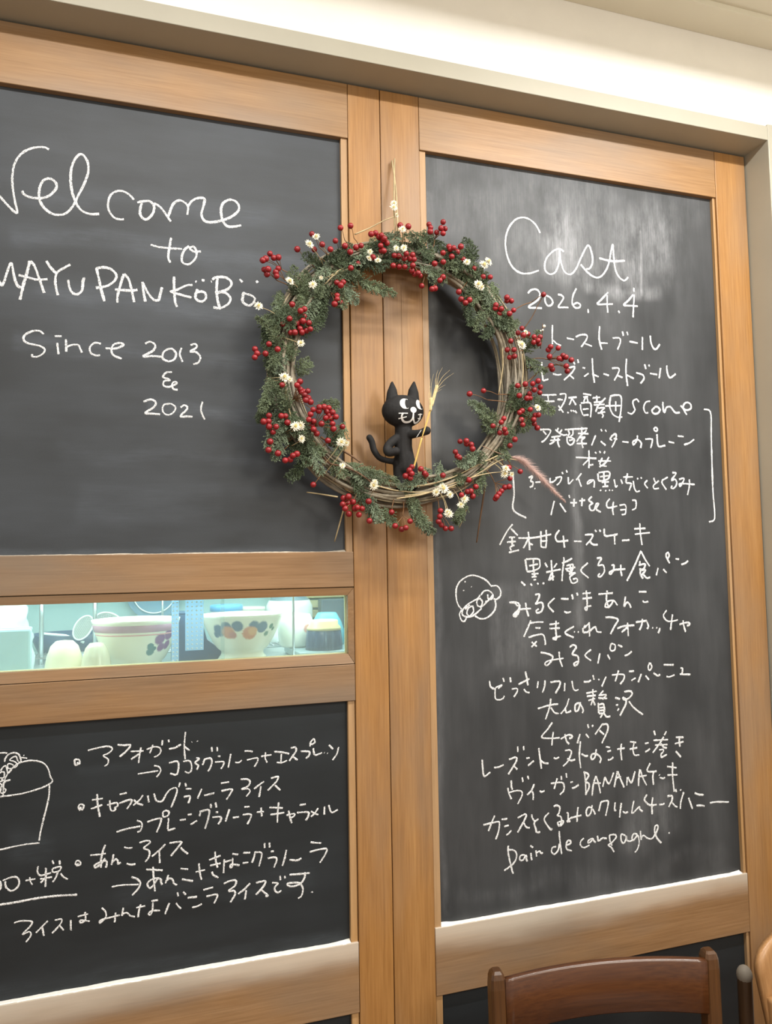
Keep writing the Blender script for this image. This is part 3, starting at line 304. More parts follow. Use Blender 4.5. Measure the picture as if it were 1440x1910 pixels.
('breadface','R','37:1547,13538 1471,13642 1437,13817 1463,13990 1577,14118 1770,14195 1962,14153 2105,14076 2184,13986|38:2183,13971 2314,13974 2393,13892 2390,13774 2306,13709 2241,13720|38:2273,13689 2286,13571 2217,13442 2069,13345 1940,13341 1829,13398|38:1968,13801 2035,13873 2132,13885 2228,13808 2209,13721 2128,13723 2114,13812|38:2227,13794 2177,13736 2061,13637|37:1967,13743 1885,13702 1889,13599 1963,13582 1997,13669 1950,13729|38:2078,13695 2061,13637 1995,13581 1946,13554|37:1952,13802 1886,13731 1692,13635 1579,13537 1560,13437 1638,13390 1781,13399 1977,13538|37:1787,13603 1800,13486 1718,13402 1656,13462 1706,13562 1771,13589|37:1547,13524 1503,13439 1542,13322 1604,13305 1654,13375|37:1660,13607 1626,13536 1724,13619|37:1634,14088 1639,14058|37:1765,13976 1774,13967|37:1598,13914 1603,13893'),
('focaccia','R','42:3054,13262 2982,13116 2886,12942|42:3018,13204 3187,13221 3339,13215|42:3150,13109 3267,13098|42:2992,12923 3145,12960 3314,12967 3361,12861 3368,12756|42:3056,12831 3171,12736|42:3174,12840 3053,12727|43:3474,13161 3697,13176|43:3471,13080 3711,13079|43:3630,13233 3617,13059 3624,12863 3549,12882 3729,12918|43:4041,13101 3828,12983 4026,12875|43:4037,12995 4057,12979|44:4124,12991 4148,12975|44:4305,13121 4285,13060 4395,13147|44:4250,13062 4264,12970 4388,12980 4497,13051|44:4403,13172 4402,12878|44:4497,13051 4551,13064 4583,12971 4689,12951|45:4792,13255 4954,13248 5097,13196 5019,13076 4903,12905|45:5071,13012 5218,13052 5494,13065|45:5331,13125 5337,12845|45:5327,13032 5176,12930|46:5534,13126 5814,13146|46:5704,13188 5680,13064 5619,12957|45:5813,13127 5846,13025 5806,12971|46:5938,12996 5964,12983|46:6040,12992 6062,12978|46:6126,12982 6124,12935 6083,12873|45:6325,13348 6237,13240 6305,13135 6418,13106 6601,13131|45:6473,13255 6437,13105 6403,12924|46:6635,13034 6821,13066 6907,13046 6886,13007 6827,13002|46:6736,13117 6749,12997 6791,12867'),
('milk','R','42:3251,12613 3386,12585 3520,12524 3499,12436 3394,12346 3345,12385 3448,12438 3775,12465|43:3677,12606 3688,12455 3741,12296|43:3921,12683 4010,12724 4077,12675 3985,12544 4105,12492 4118,12371 4046,12300 4013,12347 4101,12387|44:4426,12612 4281,12498 4417,12384|44:4636,12525 4574,12315|44:4813,12485 4870,12384|44:4913,12710 4880,12604 4924,12556 4998,12583 5002,12675 4913,12710|45:5074,12671 5181,12626|45:5228,12438 5320,12464 5407,12522'),
('campagne_a','R','40:2104,12121 2134,11998 2223,11951|39:2384,12022 2246,11980 2222,11901 2229,11768 2307,11737 2387,11757 2423,11806|40:2291,11957 2372,12012|40:2399,12163 2427,12080|40:2560,12163 2568,12061|40:2587,11927 2702,11929 2700,11858 2628,11771|41:2739,12009 2986,12106|41:2898,12256 2928,12120 2947,11975|40:2852,11909 2908,11850 2977,11829|41:3183,12042 3155,11909|41:3337,12053 3321,11929 3269,11813|41:3454,12004 3657,12011 3666,11927 3565,11778|41:3788,11972 3770,11806|42:3953,12003 3977,11855 4023,11803 4097,11815|42:4225,11965 4335,11958 4398,11985|43:4447,12088 4472,11991|43:4577,12006 4591,11973|43:4761,12037 4653,11841|43:4900,12060 5178,12054 5187,11957 5094,11860|43:5068,12147 5025,12031 4975,11927|42:5318,12110 5446,12109|42:5368,11919 5478,11964|43:5624,12042 5538,11870|43:5725,11999 5807,11907|43:5842,12265 5798,12169 5834,12101 5890,12174 5850,12260|43:5923,12046 6025,11980 6092,11998|44:6189,12197 6446,12182|44:6248,11951 6327,11933 6462,11969|44:6617,12105 6670,12085 6651,11986|44:6589,11974 6866,11951'),
('luxury','R','42:3153,11503 3414,11550 3617,11560|42:3454,11682 3425,11529 3322,11278|42:3448,11506 3527,11397 3622,11369|42:3872,11652 3794,11481 3669,11361|43:3781,11461 3802,11376 3911,11399|43:4136,11560 4069,11397 4008,11402 4012,11506 4087,11543 4157,11475 4190,11388 4171,11337|43:4277,11729 4525,11754|43:4435,11803 4435,11665|44:4287,11665 4497,11672|43:4320,11578 4482,11609|43:4446,11643 4378,11479|43:4431,11581 4476,11472|44:4687,11754 4570,11656|44:4596,11665 4745,11665 4654,11576|44:4556,11614 4767,11589|44:4553,11519 4556,11308|44:4576,11475 4675,11479 4681,11309 4556,11297|44:4585,11411 4673,11415|44:4583,11358 4670,11356|43:4642,11280 4590,11210|44:4680,11288 4739,11219 4827,11223|45:4957,11590 5077,11556|45:4971,11436 5026,11442|45:5003,11316 5043,11366|45:5185,11699 5338,11699 5373,11632 5280,11553 5165,11539 5154,11583 5216,11536 5211,11440 5062,11216|46:5290,11498 5399,11361 5623,11194'),
('chapata','R','41:3473,11204 3362,11079 3223,10937 3415,10894 3628,10888|41:3490,11017 3462,10886 3445,10753|41:3651,10859 3821,10927 3917,10898 3891,10859 3843,10863|41:3750,10954 3781,10817 3839,10745|41:4099,10924 4032,10743|42:4233,10913 4303,10830|42:4285,11108 4306,11026|42:4387,11079 4410,11045|42:4634,11080 4453,10884|42:4609,11071 4745,11060 4753,10943 4606,10692|42:4555,10960 4662,10866'),
('cinnamon','R','39:1910,10621 1917,10442 1946,10300 2077,10362|39:2155,10442 2263,10444 2366,10478|40:2482,10567 2631,10593 2640,10512 2462,10284|40:2570,10458 2658,10359|40:2683,10801 2684,10694|40:2810,10800 2814,10718|40:2864,10555 2940,10554|40:2901,10406 3031,10491|40:3149,10729 3172,10522 3196,10320|40:3183,10491 3251,10429 3356,10407|41:3477,10510 3524,10485 3603,10502|41:3736,10624 3851,10624 3885,10559 3795,10402 3685,10319|41:3785,10464 3868,10415 3969,10422|41:4104,10778 4069,10500 4091,10245|42:4114,10527 4197,10478 4270,10471|42:4471,10588 4427,10425 4352,10394 4343,10474 4406,10500 4503,10470 4569,10391 4540,10299|42:4695,10614 4793,10591|42:4723,10513 4816,10525|42:4733,10343 4796,10348 4867,10388|43:4963,10539 5147,10544|43:5075,10646 5051,10499 5068,10307|43:5279,10666 5431,10636|43:5265,10512 5452,10527|43:5379,10630 5348,10494 5381,10384 5496,10373|44:5642,10596 5738,10602|43:5640,10424 5692,10437 5766,10481|44:5880,10845 5909,10745|44:6192,10803 6136,10725|44:5857,10641 6223,10627|44:5891,10541 6205,10524|44:6121,10694 6010,10563 5832,10389|44:6036,10561 6111,10478 6188,10456|44:5991,10435 6095,10430 6079,10373 6039,10344 6048,10279 6182,10320|45:6423,10657 6623,10640|45:6390,10525 6618,10549|44:6523,10675 6507,10563 6520,10453|44:6409,10371 6535,10233'),
('vegan','R','40:2522,10161 2523,10041 2543,9979|40:2443,10029 2462,9927 2515,9801|41:2451,9928 2611,9951 2736,9928 2744,9837 2648,9691|41:2760,10197 2781,10105|41:2883,10215 2904,10142|41:3028,10038 2954,9915 2860,9844|41:2977,9902 2998,9829 2990,9733|41:3139,9895 3185,9866 3251,9883|42:3394,10010 3637,10006 3694,9938 3679,9837 3593,9769|42:3546,10097 3507,9999 3468,9897|42:3637,10139 3639,10057|42:3751,10179 3760,10086|42:3840,9985 3900,9989|42:3871,9868 3931,9872 4030,9919|43:4172,10158 4189,9969 4191,9700|43:4148,10160 4244,10119 4266,10065 4189,9969 4260,9920 4269,9836 4179,9701|43:4440,10053 4373,9894 4332,9670|43:4440,10053 4495,9881 4532,9694|43:4361,9916 4545,9897|43:4648,10011 4591,9819|43:4648,10011 4742,9866 4863,10078|44:4951,10097 4907,9943 4863,9784|44:4959,10096 5019,9932 5100,9755|44:4895,9965 5034,9972|44:5184,9957 5164,9786|44:5197,9956 5280,9831 5379,10054|44:5495,10085 5462,9908 5449,9743|44:5508,10073 5564,9897 5646,9739|44:5450,9930 5656,9941|45:5757,10182 5673,10036 5801,10002 5905,10002|45:5839,9998 5809,9894 5819,9732|45:5966,9925 5978,9909|45:5976,9866 6053,9837 6112,9852|45:6170,10073 6410,10023|45:6174,9895 6424,9875|45:6318,10145 6304,9865 6328,9539'),
('cassis','R','40:1899,9381 2199,9404 2243,9364 2216,9209 2156,9078|40:2147,9529 2077,9403 2006,9254|40:2290,9437 2414,9439|40:2342,9296 2444,9310|40:2382,9129 2432,9152 2497,9204|41:2640,9426 2802,9477 2811,9406 2631,9148|41:2752,9343 2817,9235 2896,9205|41:2951,9460 2960,9388 3004,9329|41:3098,9352 3015,9311 3002,9253 3034,9168 3043,9107 3124,9093|41:3334,9446 3225,9327 3358,9119 3398,9134|42:3444,9555 3515,9568 3584,9519 3557,9410 3520,9373 3601,9333 3610,9241 3560,9165 3527,9230 3657,9245 3607,9170 3536,9168|42:3735,9410 3769,9365 3752,9224 3740,9235 3799,9218 3801,9279 4067,9310|42:4001,9482 3971,9321 3966,9194|42:4328,9486 4286,9326 4199,9284 4191,9398 4266,9452 4349,9380 4394,9292|43:4538,9525 4477,9345|43:4538,9525 4699,9524 4695,9424 4637,9233|43:4871,9478 4852,9323 4889,9319|43:5020,9451 4989,9307 4965,9163|43:5040,9272 5113,9240 5172,9253|44:5323,9461 5281,9319 5276,9212 5446,9320 5456,9279 5524,9216|44:5647,9554 5583,9452 5662,9355 5756,9314 5876,9321|44:5787,9479 5755,9305 5759,9136|45:5936,9314 6020,9304 6074,9324|45:6149,9459 6259,9457 6267,9377 6175,9237|45:6264,9317 6334,9239 6393,9209|45:6363,9586 6385,9524|46:6485,9567 6496,9538|45:6569,9504 6484,9302 6465,9164|46:6686,9371 6773,9129|46:6845,9454 6950,9409 7075,9389|46:6876,9188 7000,9174 7087,9154|46:7229,9199 7407,9204 7726,9164'),
('pain','R','39:2421,8926 2413,8808 2446,8626 2506,8380|39:2407,8848 2531,8822 2596,8744 2570,8629 2477,8542 2317,8466|39:2777,8701 2686,8703 2661,8627 2728,8608 2799,8688 2808,8607 2830,8574|39:2904,8724 2922,8582|40:2897,8865 2960,8817|40:3020,8759 3032,8637|40:3030,8707 3100,8728 3133,8684 3173,8693|40:3475,8770 3392,8761 3366,8683 3435,8630 3519,8704 3547,8822|40:3551,9065 3561,8881 3592,8609|41:3687,8763 3795,8790 3797,8841 3726,8840 3698,8742 3731,8676 3825,8644|41:4109,8853 4035,8801 4032,8719 4114,8668 4237,8703|41:4314,8827 4216,8798 4202,8749 4263,8761 4326,8815 4337,8773 4384,8736|42:4426,8865 4446,8759 4533,8800 4594,8792 4643,8786|42:4707,8840 4715,8735 4760,8626|42:4707,8840 4831,8835 4866,8779 4763,8688 4675,8647 4746,8586 4804,8492|41:5082,8787 4990,8818 4985,8692 5040,8637 5102,8716 5105,8784 5113,8696 5181,8658 5287,8674|41:5374,8780 5281,8791 5242,8708 5287,8674 5385,8749 5413,8599 5360,8469 5299,8419|41:5453,8839 5463,8651|42:5465,8690 5526,8732 5629,8660 5748,8655 5876,8816 5880,8895 5819,8882 5802,8766 5867,8620 5958,8526|42:6157,8723 6160,8692')]
BERRY='''-731,-450,20091;-904,-580,20372;-1011,-708,20524,54
-582,-450,20151;-729,-580,20433;-830,-734,20573,55
-1119,-450,19886;-1385,-580,20185;-1556,-785,20310,51
-1377,-450,19703;-1650,-580,19919;-1797,-663,20058,57
-1201,-450,19832;-1387,-580,19982;-1499,-712,20065,52
-1070,-450,19916;-1247,-580,20084;-1389,-859,20110,54
-998,-450,19957;-1123,-580,20051;-1233,-827,20052,54
-874,-450,20024;-1018,-580,20183;-1129,-788,20235,51
-768,-450,20074;-866,-580,20152;-954,-787,20162,57
-609,-450,20141;-687,-580,20192;-741,-765,20171,56 -655,-794,20200,51 -863,-812,20052,55
-737,-450,20088;-731,-580,19904;-695,-720,19898,50 -862,-833,19748,54
-341,-450,20230;-370,-580,20092;-436,-804,20004,57
-150,-450,20277;-210,-580,20379;-463,-803,20434,57 -359,-739,20490,56 -295,-749,20426,57 -276,-836,20420,51 -223,-687,20389,52 -226,-853,20359,53 -279,-785,20247,52 -149,-761,20321,53 -247,-730,20177,55 -221,-777,20161,57
265,-450,20334;244,-580,20579;104,-796,20670,57 247,-831,20651,58
-1659,-450,19445;-2066,-580,19696;-2306,-794,19865,51 -2385,-832,19752,58 -2438,-841,19715,55 -2240,-803,19795,52 -2163,-826,19804,55
-1782,-450,19308;-2152,-580,19486;-2396,-717,19603,51 -2345,-831,19571,58 -2342,-678,19541,56
-1725,-450,19373;-2011,-580,19505;-2154,-742,19636,51 -2192,-719,19577,56 -2198,-835,19463,50
-1141,-450,19872;-1059,-580,19621;-1114,-783,19475,50 -1001,-804,19484,53 -1054,-836,19412,58
-1380,-450,19700;-1177,-580,19354;-1152,-761,19089,58 -1092,-722,19264,51 -1108,-780,19177,50 -1011,-699,19138,53
434,-450,20339;359,-580,20082;-18,-782,20093,51 110,-668,20141,57 200,-723,20084,58 195,-839,20127,53 295,-752,20080,54 336,-789,20141,55 367,-772,20067,55 315,-848,19918,54 329,-746,19857,56 395,-708,19810,52 414,-856,19779,54 483,-770,19768,50
200,-450,20329;145,-580,20063;-31,-743,19916,55 112,-664,19939,55 181,-786,19899,50
-1903,-450,19150;-1889,-580,19062;-1921,-785,19004,54
-2038,-450,18938;-1833,-580,18771;-1706,-796,18935,53 -1776,-801,18895,56 -1687,-664,18851,50 -1734,-795,18720,58 -1812,-710,18697,54 -1626,-779,18702,53 -1775,-733,18602,53 -1740,-734,18536,55 -1658,-720,18579,53 -1608,-814,18582,50 -1875,-774,18513,56 -1939,-722,18520,52
-2085,-450,18852;-2008,-580,18749;-1976,-821,18734,52 -2069,-697,18670,53
-2272,-450,18368;-2297,-580,18311;-2332,-800,18265,51
-2314,-450,18175;-2466,-580,18130;-2563,-724,18182,53 -2541,-827,18078,54 -2583,-831,18006,51 -2383,-727,18114,55
-2287,-450,18307;-2171,-580,18232;-2191,-837,18173,54
806,-450,20316;865,-580,20591;706,-705,20803,51 712,-766,20712,52 683,-821,20612,57 863,-697,20670,52 900,-821,20703,55 947,-821,20828,53 1038,-686,20769,52 942,-819,20609,52
1167,-450,20243;1206,-580,20359;1094,-729,20411,53 1114,-744,20355,53 1140,-844,20343,51 1287,-661,20356,58 1289,-836,20389,58 1137,-747,20214,58 920,-845,20222,52
1029,-450,20277;947,-580,20130;761,-809,20014,57 943,-793,20071,54
1407,-450,20163;1430,-580,20217;1383,-718,20200,53
1654,-450,20051;1666,-580,20069;1621,-705,20053,51
1892,-450,19907;1919,-580,19927;1764,-778,19878,52 1892,-822,19867,50
1686,-450,20034;1438,-580,19719;1224,-841,19509,56
1906,-450,19898;1600,-580,19568;1437,-845,19374,57 1356,-840,19311,55 1346,-663,19443,56
827,-450,20313;650,-580,19844;539,-694,19610,52
1140,-450,20250;911,-580,19801;703,-793,19530,54 785,-743,19568,58
1213,-450,20230;1046,-580,19932;872,-782,19716,53 965,-710,19816,57
2349,-450,19485;2175,-580,19342;2028,-755,19356,56 2024,-730,19304,52 2133,-767,19289,57 2125,-694,19220,56
2460,-450,19334;2441,-580,19292;2267,-844,19183,56 2365,-825,19264,50
2323,-450,19516;2367,-580,19521;2250,-786,19516,57 2308,-670,19495,52 2381,-714,19487,54
2457,-450,19338;2890,-580,19554;3070,-745,19666,54
2703,-450,18827;2819,-580,18823;2540,-815,18927,50 2747,-671,18876,51 2521,-685,18873,51 2543,-855,18784,57 2873,-677,18823,54 2980,-723,18817,53 2831,-730,18698,55 2902,-777,18729,53 2960,-698,18690,53
2761,-450,18598;2459,-580,18483;2280,-685,18525,54 2361,-803,18498,53 2329,-676,18381,51 2402,-735,18394,55
2695,-450,18850;2443,-580,18725;2288,-817,18659,53
2788,-450,18408;3219,-580,18427;3147,-820,18608,55 3360,-746,18620,53 3133,-759,18565,56 3161,-744,18438,56 3456,-752,18478,52 3511,-767,18443,56 3470,-674,18425,53 3643,-745,18401,57 3312,-847,18381,53 3469,-840,18242,56 3565,-712,18179,54
2796,-450,18250;3093,-580,18228;3247,-685,18206,57 3156,-792,18240,57
-2275,-450,17292;-1878,-580,17368;-1801,-818,17637,55 -1850,-807,17572,55 -1774,-681,17532,55 -1711,-661,17504,51 -1664,-815,17476,50 -1751,-678,17478,51 -1724,-836,17402,51 -1625,-665,17388,57 -1683,-684,17401,57 -1614,-795,17292,57 -1708,-850,17309,55 -1575,-820,17155,50 -1464,-813,17203,54
-2333,-450,17605;-2170,-580,17583;-2111,-803,17564,51
-1959,-450,16632;-1508,-580,16906;-1377,-810,17212,57 -1260,-672,17229,53 -1465,-773,17146,57 -1310,-708,17156,51 -1199,-710,17144,55 -1164,-811,17047,53 -1331,-733,17034,53 -1226,-730,17026,53 -1263,-677,17094,54 -1437,-855,16905,53 -1226,-809,16922,51 -1210,-798,16835,56
-1985,-450,16669;-1704,-580,16823;-1616,-795,17075,54 -1557,-757,16961,55 -1656,-839,16973,51 -1573,-679,16901,56 -1574,-843,16803,54 -1500,-749,16748,56
-1625,-450,16271;-1224,-580,16663;-1020,-697,16896,52
-1636,-450,16280;-1403,-580,16501;-1290,-700,16640,55
-2166,-450,16987;-2276,-580,16904;-2329,-723,17034,52 -2433,-798,16913,58 -2337,-719,16936,56 -2333,-743,16840,57 -2214,-777,16835,52 -2260,-704,16753,50
-2164,-450,16984;-2054,-580,16999;-2122,-756,17031,53 -2037,-694,17043,53 -2010,-724,16925,56
-2016,-450,16715;-2212,-580,16570;-2307,-689,16589,58 -2347,-756,16432,55
-1917,-450,16576;-2080,-580,16438;-2184,-754,16379,57
-1800,-450,16438;-1906,-580,16334;-2072,-824,16251,54 -1973,-756,16278,56 -1938,-831,16336,53 -1865,-807,16371,58
-1360,-450,16075;-1513,-580,15877;-1572,-753,15849,52
-709,-450,15791;-812,-580,15574;-1019,-707,15621,56 -952,-795,15643,58 -1068,-831,15506,52 -940,-698,15537,52 -846,-697,15558,56 -1025,-832,15428,57 -814,-711,15438,57 -684,-723,15438,53 -799,-806,15451,51 -919,-679,15344,57 -746,-718,15329,53
-449,-450,15734;-517,-580,15582;-580,-776,15563,55
-32,-450,15696;-84,-580,15471;-116,-661,15381,53
154,-450,15700;121,-580,15308;-81,-747,15128,54 54,-702,15070,55 83,-851,15089,53 195,-769,15211,51
-374,-450,15722;-477,-580,15377;-551,-715,15220,55
2658,-450,17457;1882,-580,17550;1465,-683,17622,57
2720,-450,17648;2096,-580,17666;1679,-842,17658,51
2764,-450,17847;2814,-580,17786;2393,-848,17793,53 2574,-814,17841,56 2791,-719,17883,55 2868,-791,17925,56 2958,-713,17829,56 2745,-852,17731,55 2910,-767,17704,51 2694,-759,17675,53 2606,-804,17574,55 2697,-773,17586,51
2731,-450,17691;2579,-580,17647;2453,-789,17619,55
2607,-450,17330;2738,-580,17229;2554,-696,17348,57 2447,-791,17288,51 2649,-846,17347,51 2821,-726,17263,56 2860,-779,17266,54 2748,-789,17166,54 2796,-722,17099,51 2884,-674,17032,56 2473,-811,17151,54 2498,-808,17055,53
2419,-450,16980;2189,-580,17004;2152,-713,17175,53 2032,-835,17075,50 1896,-761,17015,52 2110,-814,16949,53 2054,-727,16894,53 2153,-768,16890,56
2320,-450,16836;2368,-580,16733;2364,-731,16778,57 2283,-682,16665,52
1876,-450,16371;1571,-580,16549;1249,-680,16712,51 1317,-816,16702,56 1374,-697,16663,52 1446,-743,16649,56 1438,-823,16556,56
1594,-450,16165;1368,-580,16327;1107,-778,16496,51 1157,-740,16427,52 1191,-766,16394,55 1373,-700,16403,52
371,-450,15719;290,-580,15948;234,-816,16193,50 183,-821,16129,57 215,-850,16065,53 188,-771,16073,55 120,-787,16029,58 208,-797,15990,52
702,-450,15781;585,-580,15982;398,-832,16156,54 490,-780,16083,56 560,-660,16075,56
1077,-450,15900;944,-580,16030;844,-792,16053,54
1451,-450,16078;1429,-580,15991;1372,-765,15979,54 1364,-699,15991,54
1494,-450,16103;1539,-580,15930;1555,-667,15866,54
1330,-450,16013;1377,-580,15813;1330,-789,15757,54 1438,-773,15677,58 1185,-838,15692,51 1381,-818,15767,55
2088,-450,16566;2356,-580,16291;2490,-670,16172,53
1763,-450,16281;1991,-580,15951;2251,-707,16030,51 2196,-768,15866,57 2131,-725,15857,57 2020,-799,15781,51 1949,-832,15720,55 1894,-845,15664,56 1885,-808,15631,53
2036,-450,16515;2182,-580,16317;2172,-821,16220,57
775,-450,15800;843,-580,15393;748,-832,15295,53 730,-811,15204,54 835,-682,15146,50 919,-676,15083,52 1026,-692,15082,54 776,-800,15401,54'''
FLOWER='''-1619,-791,20090,80;-1247,-500,19788
-1499,-818,20227,68;-1119,-500,19873
-1973,-777,19396,80;-1733,-500,19357
-1564,-796,19366,74;-1558,-500,19536
-1424,-831,19492,38;-1395,-500,19677
-2517,-788,18901,76;-2089,-500,18844
-519,-762,19967,55;-464,-500,20176
-521,-848,20054,51;-412,-500,20192
-366,-826,19919,59;-289,-500,20226
2,-784,20206,55;99,-500,20298
146,-785,20222,57;243,-500,20311
123,-804,20572,63;205,-500,20308
-46,-812,20953,68;60,-500,20293
-23,-767,21056,59;67,-500,20294
-1775,-740,18319,68;-2233,-500,18510
25,-765,20841,42;104,-500,20299
130,-834,20206,64;245,-500,20311
125,-757,20605,66;192,-500,20307
1401,-795,20094,66;1461,-500,20110
1763,-763,20093,90;1709,-500,19987
1854,-765,20167,81;1727,-500,19976
1642,-760,19702,90;1849,-500,19900
1683,-788,19644,71;1912,-500,19855
2611,-760,18857,57;2643,-500,18906
2519,-743,18605,95;2707,-500,18699
-2068,-753,17696,91;-2350,-500,17726
-1982,-760,17660,51;-2347,-500,17674
-1898,-799,16838,87;-2063,-500,16767
-1800,-747,16861,79;-2043,-500,16735
-1781,-743,16637,67;-1911,-500,16549
-1089,-794,16593,79;-1440,-500,16115
-987,-789,16581,55;-1333,-500,16046
-511,-824,15838,79;-446,-500,15726
-466,-746,15907,55;-438,-500,15725
-1069,-788,16178,55;-1156,-500,15949
2805,-788,17391,67;2655,-500,17511
846,-743,15802,90;935,-500,15850
650,-856,15731,76;779,-500,15802
959,-766,15696,67;1001,-500,15874
818,-751,15847,58;931,-500,15849
2091,-797,16197,76;1961,-500,16459
2081,-760,16105,76;1899,-500,16404
2198,-815,16089,54;1955,-500,16453
1241,-782,15616,76;1191,-500,15952
1174,-755,15512,67;1095,-500,15910
934,-746,15347,81;863,-500,15827
864,-827,15377,54;845,-500,15821
2452,-773,17145,31;2535,-500,17220'''
SPRIG='''-1332,-545,19562,-1355,-613,18876
-1456,-562,19395,-1623,-580,18786
-761,-480,19744,14,-573,19462
-933,-548,19571,-743,-646,19215
-1716,-491,19395,-1516,-539,18808
-1079,-532,19642,-983,-714,19092
-2109,-521,19152,-2228,-521,18542
-1956,-454,18798,-2131,-538,19125
-2295,-470,18571,-2271,-527,17866
-2008,-456,18404,-2160,-651,17842
-1791,-558,17908,-1625,-560,18092
-1881,-567,18769,-1742,-615,19153
-2218,-546,17788,-2451,-703,17156
-2317,-563,17398,-2463,-527,17002
-2117,-487,17234,-2353,-641,16518
-2039,-564,16842,-2208,-538,16349
-1884,-485,16575,-1670,-690,16248
-1720,-464,16220,-1976,-598,16027
-1740,-490,16675,-1373,-656,16451
-1361,-561,17332,-1104,-555,17317
-967,-539,16888,-1152,-667,16455
-1175,-550,16298,-981,-631,16081
-732,-561,16211,-5,-593,15958
-769,-500,15974,-475,-566,15419
-485,-544,15634,-351,-616,15261
-163,-482,15446,-67,-554,15226
239,-536,15740,523,-641,15123
337,-535,15395,686,-597,15066
-1255,-508,16979,-1073,-551,16591
-1555,-535,16866,-1748,-525,16573
627,-506,16128,70,-672,15872
888,-531,16272,814,-539,15967
1124,-478,16142,1270,-689,16019
1548,-527,16349,1662,-696,16472
1843,-555,17387,1562,-610,17465
2028,-558,17186,1657,-667,17397
2056,-490,17012,1816,-594,17109
2400,-459,17242,2242,-600,16668
2940,-565,17617,3279,-541,17403
2504,-518,17869,2339,-542,17412
2153,-460,16707,2187,-650,16452
2784,-479,18645,3027,-530,18951
2842,-468,18437,3053,-649,18168
2566,-520,19132,2169,-522,19098
2338,-478,19362,2341,-713,18842
2118,-476,19772,2091,-632,19057
1882,-500,19954,1539,-676,19415
1523,-523,19592,1505,-678,18995
1681,-514,20332,1511,-558,20636
1446,-471,20132,1649,-536,19473
1085,-549,20379,1322,-543,19965
800,-453,20702,249,-713,20524
462,-474,20548,715,-699,20153
-279,-460,20467,-557,-613,20148
-803,-477,20297,-1183,-686,19949
-1324,-524,19819,-1645,-648,19952
-927,-541,19954,-749,-694,19694
-24,-492,20587,-337,-641,20262
-1574,-503,19109,-1745,-542,19374
1961,-550,19518,1654,-639,18915
1194,-548,20287,1910,-561,19934
2081,-515,19115,1798,-613,18798
2546,-537,17656,2764,-535,17137
2798,-492,17465,2599,-617,17011
-2196,-459,18874,-2413,-631,18704
-2355,-538,18259,-2178,-605,18158
-1887,-528,17237,-2147,-641,16825
-358,-476,15935,-792,-590,16109
1343,-569,15548,1166,-587,15295
1778,-502,16173,1585,-537,15807
140,-476,20561,322,-553,20291
-1184,-562,19869,-1458,-665,19554
-311,-555,20270,-772,-717,19902
934,-523,20530,1453,-706,20043
1545,-514,20339,1935,-604,19497
1840,-564,19502,2332,-701,19077'''
TWIG='''straw;9;-1084,-550,15656|-1348,-425,15712|-1594,-300,15759
straw;9;-992,-600,15433|-1025,-450,15202|-1091,-300,14871
twig;11;1828,-500,15917|1788,-417,15512|1749,-333,15105|1734,-250,14830
straw;6;1427,-550,15500|1389,-425,15274|1350,-300,15108
straw;8;-712,-600,20488|-412,-567,20661|-138,-533,20843|161,-500,21000
twig;7;2735,-550,19029|2876,-607,19238|2982,-663,19465|3075,-720,19648
twig;7;3106,-500,18662|3121,-550,18865|3113,-600,19131
twig;12;2511,-500,17768|2788,-540,17966|3069,-580,18208|3409,-620,18327|3695,-660,18227
twig;14;-1717,-620,16797|-1481,-628,16566|-1274,-636,16265|-1003,-644,16194|-730,-652,16084|-415,-660,15866
twig;13;-1405,-640,16710|-1092,-627,16530|-844,-613,16395|-672,-600,16285
straw;12;-2049,-660,17723|-2023,-660,17487|-1996,-660,17252|-1886,-660,16926
straw;10;-9,-660,15843|514,-650,15881|1053,-640,16021|1610,-630,16276|2045,-620,16473
straw;8;135,-680,15677|820,-675,15784|1476,-670,16045|2099,-665,16386|2442,-660,16395
straw;8;-27,-700,15625|496,-690,15710|980,-680,15885|1697,-670,16100|2151,-660,16162
straw;9;-415,-660,15866|-10,-660,15775|613,-660,15753|1149,-660,15860
straw;8;2188,-660,18552|2197,-647,18241|2161,-633,17980|2102,-620,17667
straw;7;2622,-640,18482|2646,-620,18171|2612,-600,17857
straw;9;-959,-660,19805|-1210,-660,19630|-1358,-660,19566
straw;9;-814,-680,19813|-1113,-670,19666|-1301,-660,19473'''
PLUME='1736,-620,16649|2062,-633,16523|2337,-647,16456|2556,-660,16377|2831,-673,16153|3106,-687,15886|3418,-700,15606'
LOOP=['153,-500,20552|202,-353,21093|230,-207,21696|213,-60,22307','110,-500,20547|137,-353,21084|197,-207,21692|269,-60,22359']


# ------------------------------------------------------------------ room shell
def struct(name, bm, m, label, cat):
    return tag(obj(name, bm, m), label, cat, kind='structure')
bm = bmesh.new(); box(bm, -3, 3, -3.5, 1.2, -.05, 0)
struct('floor', bm, M_floor, 'brown wooden floor of the room', 'floor')
bm = bmesh.new()
box(bm, -3, 3, -.60, .10, 2.612, 2.66); box(bm, -3, 3, -3.5, -.80, 2.612, 2.66)
box(bm, -3, -.95, -.80, -.60, 2.612, 2.66); box(bm, 1.35, 3, -.80, -.60, 2.612, 2.66); box(bm, -.95, 1.35, -.80, -.60, 2.655, 2.66)
struct('ceiling', bm, M_ceiling, 'off-white flat ceiling above the plaster wall', 'ceiling')
bm = bmesh.new()
box(bm, -3, 3, -.06, .06, 2.405, 2.612); box(bm, .925, 3, -.06, .06, 0, 2.405); box(bm, -3, -1.0, -.06, .06, 0, 2.405)
struct('wall_back', bm, M_plaster, 'bright white plaster wall above the beige door header', 'wall')
bm = bmesh.new(); box(bm, -3, 3, -.135, -.06, 2.600, 2.6125, .001)
struct('trim_3', bm, M_ceiling, 'flat ceiling strip along the top of the white wall', 'trim')
